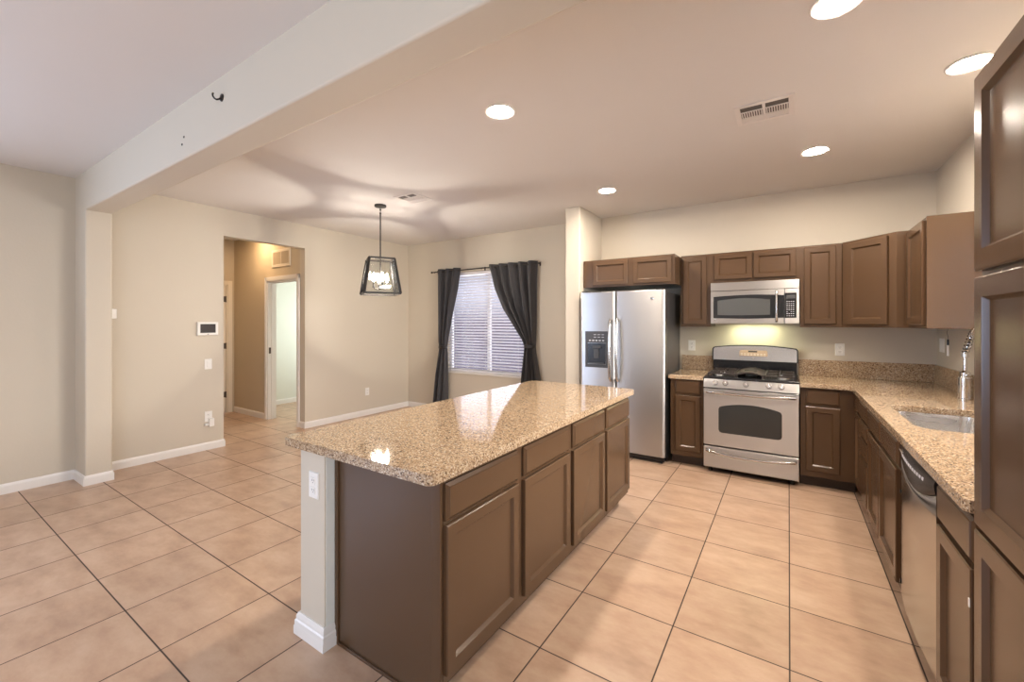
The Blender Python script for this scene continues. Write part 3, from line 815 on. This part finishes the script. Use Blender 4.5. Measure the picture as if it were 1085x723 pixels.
def ringxz(x0, x1, z0, z1, y): return [Vector((x0, y, z0)), Vector((x1, y, z0)), Vector((x1, y, z1)), Vector((x0, y, z1))]
b.loft([ringxz(dx0, dx1, dz0, dz1, fyf+0.002), ringxz(dx0, dx1, dz0, dz1, yy+0.002), ringxz(dx0+0.002, dx1-0.002, dz0+0.002, dz1-0.002, yy),
        ringxz(dx0+0.024, dx1-0.024, dz0+0.035, dz1-0.125, yy), ringxz(dx0+0.026, dx1-0.026, dz0+0.037, dz1-0.127, fyf+0.0015)])
ds = b.build('dispenser', 'greyplastic', dl, smooth=20)
rx0, rx1 = dx0+0.026, dx1-0.026
B().box(rx0+0.002, rx1-0.002, fyf-0.0030, fyf-0.0018, dz0+0.040, dz1-0.130).build('cavity', 'black', dl)
B().box(rx0+0.06, rx1-0.05, fyf-0.02, fyf-0.003, dz1-0.185, dz1-0.155, 0.004).build('spout', 'greyplastic', dl)
B().box(rx0+0.075, rx1-0.075, fyf-0.012, fyf-0.003, dz0+0.10, dz1-0.19, 0.003).build('paddle', 'greyplastic', dl)
B().box(rx0+0.02, rx1-0.02, fyf-0.022, fyf-0.003, dz0+0.040, dz0+0.052, 0.003).build('drip_tray', 'greyplastic', dl)
for r in range(2):
    for c in range(3):
        B().box(dx0+0.10+c*0.045, dx0+0.128+c*0.045, yy-0.001, yy, dz1-0.040-r*0.028, dz1-0.034-r*0.028).build('label_mark', 'keys', dl)
for c in range(5):
    B().box(dx0+0.045+c*0.038, dx0+0.068+c*0.038, yy-0.002, yy, dz1-0.108, dz1-0.094, 0.001).build('button', 'keys', dl)
em = B().lathe([(0, 0), (0.017, 0), (0.017, 0.003), (0.014, 0.004), (0.0135, 0.0028), (0, 0.0028)], (-1.158, fyf, 1.672), 'Y', 24).build('emblem', 'chrome', dr)
def script_mark(b, cx, cz, y, s):
    """two looping script strokes like the round badge"""
    p = [(cx+s*x, y, cz+s*z) for x, z in ((-.1, .35), (-.45, .45), (-.6, 0), (-.4, -.4), (-.1, -.1), (-.15, .05), (.05, -.45))]
    q = [(cx+s*x, y, cz+s*z) for x, z in ((.5, .4), (.2, .45), (.15, .1), (.4, .05), (.12, 0), (.1, -.4), (.55, -.3))]
    b.tube(p, s*0.07, 6); b.tube(q, s*0.07, 6); return b
script_mark(B(), -1.158, 1.672, fyf-0.0035, 0.013).build('emblem_script', 'slot', em)
B().box(fx0+0.02, fx1-0.015, 4.385, 4.46, 0.022, 0.066, 0.004).build('grille', 'black', t)
for x in (fx0+0.06, fx1-0.05):
    B().cyl((x, 4.41, 0.0), (x, 4.41, 0.03), 0.016, 0.012, 16).build('foot', 'black', t)
for x in (fx0+0.05, fx1-0.06):
    B().box(x-0.035, x+0.035, 4.37, 4.47, 1.745, 1.772, 0.006).build('hinge_cover', 'fridgeside', t)

# ------------------------------------------------------------------ gas range
t = thing('gas_range', 'stainless gas stove with five knobs and black grates', 'stove', (-0.30, 4.7, 0))
gx0, gx1, gy = -0.682, 0.078, 4.395
B().box(gx0+0.003, gx1-0.003, gy+0.045, YB-0.02, 0.045, 0.880).build('oven_body', 'black', t)
cx = (gx0+gx1)/2
for x in (gx0+0.05, gx1-0.05):
    for y in (4.47, 5.0):
        B().cyl((x, y, 0), (x, y, 0.05), 0.018, 0.014, 12).build('foot', 'black', t)
od = B().box(gx0, gx1, gy, gy+0.045, 0.262, 0.800, 0.006, 3).build('oven_door', 'steel', t)
def arched(x0, x1, z0, z1, rise, r=0.02, n=16):
    P = [(x0+r*(1-math.cos(a)), z0+r*(1-math.sin(a))) for a in [PI/2*k/5 for k in range(5, -1, -1)]]
    P = [(x0, z0+r), (x0+r*0.3, z0+r*0.3), (x0+r, z0), (x1-r, z0), (x1-r*0.3, z0+r*0.3), (x1, z0+r), (x1, z1-r), (x1-r*0.3, z1-r*0.3+0.0)]
    for k in range(n+1):
        u = 1-2*k/n
        P.append(((x0+x1)/2+u*((x1-x0)/2-r), z1+rise*(1-u*u)))
    P += [(x0+r*0.3, z1-r*0.3), (x0, z1-r)]
    return P
fy = lambda a, b_, h: (a, -h, b_)
B().prism(arched(-0.552, -0.048, 0.390, 0.640, 0.032, 0.028), -gy-0.001, -gy+0.0025, f=fy).build('oven_window', 'ovenglass', od)
def bar_handle(x0, x1, z, sag, par, out=0.05):
    P = [(x0, gy+0.004, z), (x0+0.004, gy-out*0.7, z)]
    for k in range(1, 20):
        u = k/20; P.append((x0+0.012+(x1-x0-0.024)*u, gy-out-0.012*math.sin(PI*u), z+sag*math.sin(PI*u)))
    P += [(x1-0.004, gy-out*0.7, z), (x1, gy+0.004, z)]
    return B().tube(P, 0.0125, 12, rs=[0.016, 0.014]+[0.0125]*19+[0.014, 0.016]).build('handle', 'steelv', par)
bar_handle(gx0+0.03, gx1-0.03, 0.772, -0.006, od)
dd = B().box(gx0, gx1, gy, gy+0.045, 0.052, 0.250, 0.006, 3).build('warming_drawer', 'steel', t)
bar_handle(gx0+0.03, gx1-0.03, 0.215, -0.022, dd, 0.045)
# sloped control panel
b = B()
pr = [(gy+0.05, 0.808), (gy-0.004, 0.810), (gy+0.004, 0.842), (gy+0.022, 0.890), (gy+0.05, 0.890)]
b.loft([[Vector((gx0, y, z)) for y, z in pr], [Vector((gx1, y, z)) for y, z in pr]])
cpn = b.build('control_panel', 'steel', t, smooth=20)
nv = Vector((0, -0.94, 0.34)).normalized()
for f in (0.135, 0.245, 0.47, 0.705, 0.83):
    c = Vector((gx0+(gx1-gx0)*f, gy+0.009, 0.856))
    kb = B().cyl(c, c+nv*0.006, 0.026, 0.025).cyl(c+nv*0.006, c+nv*0.030, 0.021, 0.0185).build('knob', 'steelv', cpn)
    s = c+nv*0.030
    up = Vector((0, 0.34, 0.94))
    B().tube([s-up*0.016, s+up*0.016], 0.004, 8).build('grip_ridge', 'steelv', kb)
# cooktop
B().box(gx0-0.002, gx1+0.002, gy+0.012, 4.985, 0.890, 0.912, 0.007, 3).build('cooktop', 'black', t)
for x, y, r in ((-0.565, 4.56, 0.042), (-0.565, 4.83, 0.034), (-0.302, 4.70, 0.05), (-0.04, 4.56, 0.046), (-0.04, 4.83, 0.034)):
    bn = B().lathe([(0, 0.912), (r, 0.912), (r*0.95, 0.922), (r*0.6, 0.926), (0, 0.926)], (x, y, 0)).build('burner', 'steel', t)
    B().lathe([(0, 0.926), (r*0.72, 0.926), (r*0.74, 0.931), (r*0.6, 0.936), (0, 0.937)], (x, y, 0)).build('burner_cap', 'iron', bn)
def grate(x0, x1):
    b = B(); y0, y1, z = gy+0.045, 4.965, 0.948; w = 0.006
    for x in (x0+w, x1-w): b.box(x-w, x+w, y0, y1, z-0.014, z, 0.002)
    for y in (y0+w, (y0+y1)/2, y1-w): b.box(x0+2*w, x1-2*w, y-w, y+w, z-0.014, z, 0.002)
    xm = (x0+x1)/2
    for y in ((y0*3+y1)/4, (y0+3*y1)/4):
        for s in (-1, 1):
            b.box(xm+s*0.022, xm+s*((x1-x0)/2-2*w), y-w*0.8, y+w*0.8, z-0.012, z+0.003, 0.002)
            b.box(xm-w*0.8, xm+w*0.8, y+s*0.025, y+s*((y1-y0)/4-w), z-0.012, z+0.003, 0.002)
    for x in (x0+w, x1-w):
        for y in (y0+0.02, y1-0.02): b.box(x-w, x+w, y-w, y+w, 0.912, z-0.012)
    return b
grate(gx0+0.03, gx0+0.262).build('grate', 'iron', t)
grate(gx1-0.262, gx1-0.03).build('grate', 'iron', t)
# arched centre griddle
b = B(); rings = []
xa, xb = gx0+0.268, gx1-0.268
for k in range(15):
    u = k/14; x = xa+(xb-xa)*u; zt = 0.945+0.022*math.sin(PI*u)
    rings.append([Vector((x, gy+0.06, zt-0.012)), Vector((x, gy+0.06, zt)), Vector((x, 4.955, zt)), Vector((x, 4.955, zt-0.012))])
b.loft(rings)
for x in (xa+0.008, xb-0.008):
    for y in (gy+0.075, 4.94): b.box(x-0.006, x+0.006, y-0.006, y+0.006, 0.912, 0.94)
gd = b.build('griddle', 'iron', t, smooth=30)
B().box(xa+0.06, xb-0.06, gy+0.20, gy+0.24, 0.966, 0.972, 0.003).build('griddle_slot', 'slot', gd)
# back guard
B().box(gx0+0.008, gx1-0.008, 4.985, YB-0.022, 0.895, 1.045, 0.003).build('riser', 'black', t)
fyb = lambda a, b_, h: (a, -h, b_)
bgp = [(gx0-0.001, 1.030), (gx1+0.001, 1.030), (gx1+0.001, 1.150)]+[(gx1-0.012-(gx1-gx0-0.024)*k/20, 1.168+0.026*(1-(1-2*k/20)**2)) for k in range(21)]+[(gx0-0.001, 1.150)]
bg = B().prism(bgp, -YB+0.022, -4.975, f=fyb).build('backguard_trim', 'black', t)
lean = lambda a, b_, h: (a, -h+(b_-1.036)*0.16, b_)
bgp2 = [(gx0+0.010, 1.036), (gx1-0.010, 1.036), (gx1-0.010, 1.146)]+[(gx1-0.020-(gx1-gx0-0.040)*k/20, 1.160+0.026*(1-(1-2*k/20)**2)) for k in range(21)]+[(gx0+0.010, 1.146)]
bp = B().prism(bgp2, -4.974+0.004, -4.950, f=lean).build('backguard', 'steelv', t)
ds = B().prism([(cx-0.125, 1.082), (cx+0.125, 1.082), (cx+0.125, 1.125), (cx+0.115, 1.142), (cx-0.115, 1.142), (cx-0.125, 1.125)], -4.951, -4.944, f=lean).build('display_panel', 'display', bp)
B().prism([(cx-0.045, 1.122), (cx+0.035, 1.122), (cx+0.035, 1.136), (cx-0.045, 1.136)], -4.9445, -4.9430, f=lean).build('clock_screen', 'slot', bp)
for r in range(2):
    for c in range(8):
        xa, za = cx-0.112+c*0.029, 1.090+r*0.013
        B().prism([(xa, za), (xa+0.018, za), (xa+0.018, za+0.006), (xa, za+0.006)], -4.9445, -4.9432, f=lean).build('button', 'door', bp)
B().lathe([(0, 0), (0.013, 0), (0.013, 0.003), (0.0105, 0.004), (0.010, 0.0028), (0, 0.0028)], (cx, 4.954, 1.060), 'Y', 20).build('emblem', 'chrome', bp)
script_mark(B(), cx, 1.060, 4.9505, 0.010).build('emblem_script', 'slot', bp)

# ------------------------------------------------------------------ microwave
t = thing('microwave', 'stainless over the range microwave with black window', 'microwave', (-0.29, 4.9, 1.41))
mx0, mx1, mz0, mz1, my = -0.666, 0.086, 1.414, 1.828, 4.722
B().box(mx0, mx1, my+0.035, YB-0.01, mz0+0.002, mz1).build('microwave_body', 'greyplastic', t)
B().box(mx0, mx1, my, my+0.035, mz1-0.082, mz1, 0.005, 3).build('vent_cover', 'steel', t)
B().box(mx0+0.015, mx1-0.015, my+0.004, my+0.03, mz1-0.087, mz1-0.081).build('vent_slot', 'slot', t)
xs = mx0+0.632
md = B().box(mx0, xs, my, my+0.035, mz0, mz1-0.086, 0.005, 3).build('door', 'steel', t)
fyp = lambda a, b_, h: (a, -h, b_)
dp = [(mx0+0.024, mz0+0.058+0.0)]
dp = []
for k in range(17): u = k/16; dp.append((mx0+0.026+(xs-mx0-0.028)*u, mz0+0.058-0.008*math.sin(PI*u)))
for k in range(17): u = 1-k/16; dp.append((mx0+0.026+(xs-mx0-0.028)*u, mz0+0.272+0.012*math.sin(PI*u)))
B().prism(dp, -my-0.001, -my+0.002, f=fyp).build('glass_surround', 'black', md)
dp = []
for k in range(17): u = k/16; dp.append((mx0+0.064+0.455*u, mz0+0.088-0.004*math.sin(PI*u)))
for k in range(17): u = 1-k/16; dp.append((mx0+0.064+0.455*u, mz0+0.232+0.020*math.sin(PI*u)))
B().prism(dp, -my+0.002, -my+0.0035, f=fyp).build('window', 'greylens', md)
hx = mx0+0.572
P = [(hx, my+0.002, mz0+0.030), (hx, my-0.030, mz0+0.026)]+[(hx, my-0.040-0.012*math.sin(PI*k/14), mz0+0.04+0.255*k/14) for k in range(15)]+[(hx, my-0.030, mz0+0.309), (hx, my+0.002, mz0+0.305)]
B().tube(P, 0.012, 12).build('handle', 'steelv', md)
mc = B().box(xs+0.003, mx1, my, my+0.035, mz0, mz1-0.086, 0.005, 3).build('control_panel', 'steel', t)
B().box(xs+0.006, mx1-0.024, my-0.0025, my, mz0+0.056, mz0+0.290, 0.001).build('keypad', 'black', mc)
B().box(xs+0.018, mx1-0.034, my-0.0035, my-0.0025, mz0+0.236, mz0+0.272).build('display', 'greylens', mc)
for r in range(8):
    for c in range(4):
        if r in (2,) and c in (1,): continue
        x = xs+0.018+c*0.0165; z = mz0+0.072+r*0.019
        B().box(x, x+0.010, my-0.0035, my-0.0025, z, z+0.007 if r % 2 else z+0.005).build('key', 'keys', mc)
B().lathe([(0, 0), (0.011, 0), (0.011, 0.003), (0.009, 0.004), (0.0085, 0.0028), (0, 0.0028)], (mx0+0.042, my, mz0+0.030), 'Y', 20).build('emblem', 'chrome', md)
script_mark(B(), mx0+0.042, mz0+0.030, my-0.0035, 0.008).build('emblem_script', 'slot', md)
for x in (-0.40, -0.19):
    B().box(x-0.045, x+0.045, 4.90, 4.98, mz0+0.0005, mz0+0.004).build('cooktop_lamp', 'cooklamp', t)

# ------------------------------------------------------------------ outlets and switches
def plate(label, c, U, Nn, w=0.072, h=0.116, kind='outlet', group=None):
    c, U, Nn = Vector(c), Vector(U), Vector(Nn)
    nm = 'wall_outlet' if kind == 'outlet' else 'light_switch'
    t = thing(nm, label, 'outlet' if kind == 'outlet' else 'switch', c)
    B().panel(c-U*w/2-Z_*h/2, U, Z_, Nn, w, h, [(0, 0), (0, 0.003), (0.003, 0.006)]).build('cover_plate', 'white', t)
    cs = [0.0] if w < 0.1 else [-0.023, 0.023]
    for du in cs:
        if kind == 'outlet':
            for dz in (-0.021, 0.021):
                o = c+U*du+Z_*dz+Nn*0.006
                f = B().panel(o-U*0.0165-Z_*0.014, U, Z_, Nn, 0.033, 0.028, [(0, 0), (0.001, 0.0025)]).build('receptacle', 'white', t)
                b = B()
                for s in (-1, 1): b.panel(o+U*(s*0.0065-0.0012)-Z_*0.002+Nn*0.0025, U, Z_, Nn, 0.0024, 0.009, [(0, 0), (0, 0.0003)])
                b.panel(o-U*0.002-Z_*0.010+Nn*0.0025, U, Z_, Nn, 0.004, 0.004, [(0, 0), (0, 0.0003)])
                b.build('slots', 'slot', f)
        else:
            o = c+U*du+Nn*0.006
            B().panel(o-U*0.016-Z_*0.033, U, Z_, Nn, 0.032, 0.066, [(0, 0), (0.0005, 0.002), (0.003, 0.004)]).build('rocker', 'white', t)
    return t
plate('white outlet low on the tan post under the island top', (-1.764, 1.0899, 0.700), X_, -Y_)
plate('white outlet on the wall between refrigerator and stove', (-0.910, YB, 1.171), X_, -Y_)
plate('white outlet on the stove wall, right of the stove', (0.409, YB, 1.168), X_, -Y_)
plate('white double plate on the sink wall in the corner', (XR, 4.92, 1.235), -Y_, -X_, w=0.118, kind='switch')
plate('small white outlet low on the dining wall below the pendant', (XL, 4.234, 0.363), Y_, X_)
plate('white rocker switch below the alarm keypad', (XL, 2.096, 0.960), Y_, X_, kind='switch')
plate('white outlet low beside the hall opening, with a plugged in device', (XL, 2.098, 0.372), Y_, X_)
t = thing('plug_in_device', 'small white device plugged into the outlet near the hall opening', 'plug', (XL+0.03, 2.115, 0.335))
B().box(XL+0.009, XL+0.045, 2.092, 2.142, 0.262, 0.352, 0.006, 3).build('device_body', 'white', t)
B().box(XL+0.012, XL+0.034, 2.055, 2.0915, 0.276, 0.30, 0.004).build('side_tab', 'white', t)

t = thing('alarm_keypad', 'white wall keypad with a dark screen beside the hall opening', 'keypad', (XL, 2.084, 1.358))
B().panel((XL, 1.984, 1.284), Y_, Z_, X_, 0.204, 0.148, [(0, 0), (0, 0.020), (0.005, 0.026)]).build('keypad_case', 'white', t)
B().box(XL+0.026, XL+0.0275, 2.012, 2.160, 1.312, 1.410).build('screen', 'screen', t)
B().box(XL+0.026, XL+0.028, 2.078, 2.094, 1.294, 1.300).build('button', 'greyplastic', t)

t = thing('motion_sensor', 'small white sensor on the wall next to the column', 'sensor', (XL, 1.295, 1.51))
B().box(XL, XL+0.022, 1.268, 1.322, 1.463, 1.558, 0.007, 3).build('sensor_case', 'white', t)
B().box(XL+0.022, XL+0.025, 1.280, 1.310, 1.475, 1.510, 0.001).build('lens', 'trim', t)

# hook on the beam, and dark discs standing for nailholes
t = thing('ceiling_hook', 'small black hook screwed into the beam face', 'hook', (-2.539, 1.04, 2.626))
B().lathe([(0, 0), (0.020, 0), (0.019, 0.005), (0.008, 0.008), (0, 0.008)], (-2.535, 1.04, 2.626), 'Y', 20).build('rosette', 'blackmetal', t)
B().tube([(-2.535, 1.034, 2.622), (-2.536, 1.024, 2.612), (-2.540, 1.016, 2.608), (-2.545, 1.008, 2.612), (-2.550, 1.003, 2.622), (-2.553, 1.002, 2.634), (-2.553, 1.005, 2.642)], 0.0045, 8).build('hook_arm', 'blackmetal', t)
for i, (x, z) in enumerate(((-3.03, 2.536), (-3.058, 2.497))):
    tag(B().lathe([(0, -0.003), (0.007, -0.003), (0.0075, 0.001), (0.004, 0.003), (0, 0.003)], (x, 1.0395, z), 'Y', 12).build('nail', 'nailrust'),
        ['upper of two dark nail heads on the beam near the hook', 'lower of two dark nail heads on the beam near the hook'][i], 'nail', 'nail heads on the beam')

# ------------------------------------------------------------------ vents
def ceiling_vent(label, x0, x1, y0, y1):
    t = thing('ceiling_vent', label, 'vent', ((x0+x1)/2, (y0+y1)/2, CEIL))
    z = CEIL; b = B(); w = 0.03
    b.box(x0, x0+w, y0, y1, z-0.008, z, 0.002).box(x1-w, x1, y0, y1, z-0.008, z, 0.002).box(x0+w, x1-w, y0, y0+w, z-0.008, z, 0.002).box(x0+w, x1-w, y1-w, y1, z-0.008, z, 0.002)
    m = (x0+x1)/2; b.box(m-0.008, m+0.008, y0+w, y1-w, z-0.007, z, 0.001)
    b.build('vent_frame', 'ventwhite', t)
    B().box(x0+w*0.8, x1-w*0.8, y0+w*0.8, y1-w*0.8, z-0.0015, z-0.0005).build('duct', 'ventdark', t)
    b = B()
    for a, c in ((x0+w, m-0.008), (m+0.008, x1-w)):
        for k in range(9):      # short louvres across, in the middle band
            x = a+(c-a)*(k+0.5)/9
            b.box(x-0.003, x+0.003, y0+(y1-y0)*0.36, y0+(y1-y0)*0.66, z-0.007, z-0.0015)
        b.box(a, c, y0+(y1-y0)*0.345, y0+(y1-y0)*0.365, z-0.0075, z-0.0015); b.box(a, c, y0+(y1-y0)*0.655, y0+(y1-y0)*0.68, z-0.0075, z-0.0015)
        # long louvre closing the far side
        yA, yB_ = y0+(y1-y0)*0.68, y1-w
        b.loft([[Vector((a, yA, z-0.007)), Vector((c, yA, z-0.007)), Vector((c, yB_, z-0.0035)), Vector((a, yB_, z-0.0035))],
                [Vector((a, yA, z-0.0058)), Vector((c, yA, z-0.0058)), Vector((c, yB_, z-0.0022)), Vector((a, yB_, z-0.0022))]])
    b.build('louvres', 'ventwhite', t)
    return t
ceiling_vent('white ceiling vent between the recessed lights over the kitchen', -0.282, 0.030, 2.912, 3.195)
ceiling_vent('white ceiling vent near the hanging lantern', -3.46, -3.172, 3.013, 3.31)
t = thing('return_grille', 'square beige grille above the hall doorway', 'vent', (-6.04, HY1, 2.36))
gx_0, gx_1, gz0, gz1 = -6.285, -5.795, 2.225, 2.475
b = B(); w = 0.04
b.box(gx_0, gx_0+w, HY1-0.012, HY1, gz0, gz1, 0.002).box(gx_1-w, gx_1, HY1-0.012, HY1, gz0, gz1, 0.002).box(gx_0+w, gx_1-w, HY1-0.012, HY1, gz0, gz0+w, 0.002).box(gx_0+w, gx_1-w, HY1-0.012, HY1, gz1-w, gz1, 0.002)
b.box(-6.047, -6.033, HY1-0.010, HY1, gz0+w, gz1-w)
b.build('grille_frame', 'door', t)
b = B(); z = gz0+w+0.008
while z < gz1-w:
    b.box(gx_0+w, gx_1-w, HY1-0.008, HY1-0.002, z-0.004, z+0.004); z += 0.015
b.box(gx_0+w, gx_1-w, HY1-0.0018, HY1-0.0005, gz0+w, gz1-w)
b.build('louvres', 'hall', t)

# ------------------------------------------------------------------ recessed lights
def downlight(loc, label, lens='led'):
    t = thing('recessed_light', label, 'ceiling light', loc, 'recessed ceiling lights')
    x, y, z = loc
    B().lathe([(0.073, 0), (0.092, 0), (0.095, -0.004), (0.090, -0.008), (0.078, -0.006), (0.0735, -0.003), (0.073, -0.001)], loc).build('trim_ring', 'trim', t)
    B().lathe([(0, -0.001), (0.0735, -0.001), (0.0735, -0.003), (0.04, -0.004), (0, -0.004)], loc).build('lens', lens, t)
    return t
L0 = downlight((-1.506, 2.165, CEIL), 'recessed ceiling light over the island, nearest the beam')
dup(L0, (-1.514, 4.040, CEIL), 'recessed ceiling light in front of the refrigerator')
dup(L0, (0.172, 3.985, CEIL), 'recessed ceiling light in front of the microwave')
dup(L0, (0.775, 3.075, CEIL), 'recessed ceiling light above the sink, partly behind the pantry')
dup(L0, (0.168, 2.190, CEIL), 'recessed ceiling light cut off by the top of the photo')
downlight((-6.45, 2.93, CEIL), 'recessed ceiling light inside the hall', 'ledhall')

# ------------------------------------------------------------------ pendant lantern
PX, PY = -3.827, 3.151
t = thing('pendant_lantern', 'black open frame lantern with candle bulbs hanging in the dining corner', 'pendant light', (PX, PY, CEIL))
B().lathe([(0, CEIL), (0.065, CEIL), (0.065, CEIL-0.018), (0.060, CEIL-0.022), (0.012, CEIL-0.024), (0, CEIL-0.024)], (PX, PY, 0)).build('canopy', 'blackmetal', t)
B().tube([(PX, PY, CEIL-0.024), (PX, PY, CEIL-0.10)], 0.004, 8).cyl((PX, PY, CEIL-0.045), (PX, PY, CEIL-0.06), 0.010).cyl((PX, PY, CEIL-0.085), (PX, PY, CEIL-0.10), 0.010).build('swivel', 'blackmetal', t)
B().cyl((PX, PY, CEIL-0.10), (PX, PY, 1.80), 0.0075, n=14).build('down_rod', 'blackmetal', t)
th0 = math.radians(13)
cor = lambda R, z: [Vector((PX+R*math.cos(th0+k*PI/2), PY+R*math.sin(th0+k*PI/2), z)) for k in range(4)]
top, bot = cor(0.188, 2.135), cor(0.270, 1.748)
def bar(p, q, w, d, inward):
    """rectangular bar from p to q: w across, d towards the middle"""
    p, q = Vector(p), Vector(q); a = (q-p).normalized(); n_ = (inward-a*inward.dot(a)).normalized(); s = a.cross(n_)
    mk = lambda c: [c+s*w/2+n_*d/2, c-s*w/2+n_*d/2, c-s*w/2-n_*d/2, c+s*w/2-n_*d/2]
    b_ = B(); b_.loft([mk(p), mk(q)]); return b_
cz = Vector((PX, PY, 0))
for k in range(4):
    j = (k+1) % 4
    m_ = (cz-(top[k]+top[j])/2); m_.z = 0; m_.normalize()
    bar(top[k], top[j], 0.020, 0.014, m_).build('top_rail', 'blackmetal', t)
    bar(bot[k], bot[j], 0.020, 0.014, m_).build('bottom_rail', 'blackmetal', t)
    i_ = cz-top[k]; i_.z = 0
    bar(top[k], bot[k], 0.026, 0.016, i_.normalized()).build('corner_post', 'blackmetal', t)
    pn = B(); q = [top[k], top[j], bot[j], bot[k]]; cc = sum(q, Vector())/4
    q = [cc+(v-cc)*0.96 for v in q]
    pn.loft([q, [v+m_*0.003 for v in q]]).build('glass_pane', 'glass', t)
for k in (1,):
    bar(top[k], top[k+2], 0.007, 0.006, Vector((0, 0, 1))).build('top_crossbar', 'blackmetal', t)
B().lathe([(0, 1.795), (0.014, 1.80), (0.020, 1.812), (0.014, 1.826), (0.0075, 1.835), (0, 1.835)], (PX, PY, 0)).build('hub', 'blackmetal', t)
for k in range(4):
    a = th0+PI/4+k*PI/2+math.radians(8); ux, uy = math.cos(a), math.sin(a); R = 0.075
    bx_, by_ = PX+ux*R, PY+uy*R
    arm = B().tube([(PX+ux*0.012, PY+uy*0.012, 1.812), (PX+ux*0.035, PY+uy*0.035, 1.800), (PX+ux*0.06, PY+uy*0.06, 1.800), (bx_, by_, 1.815)], 0.0045, 8).build('candle_arm', 'blackmetal', t)
    B().lathe([(0, 1.815), (0.014, 1.818), (0.015, 1.823), (0.009, 1.825), (0.009, 1.885), (0, 1.885)], (bx_, by_, 0), n=16).build('candle_sleeve', 'blackmetal', arm)
    B().lathe([(0, 1.885), (0.007, 1.886), (0.0125, 1.905), (0.0145, 1.925), (0.010, 1.955), (0.003, 1.978), (0, 1.980)], (bx_, by_, 0), n=16).build('bulb', 'bulb', arm)
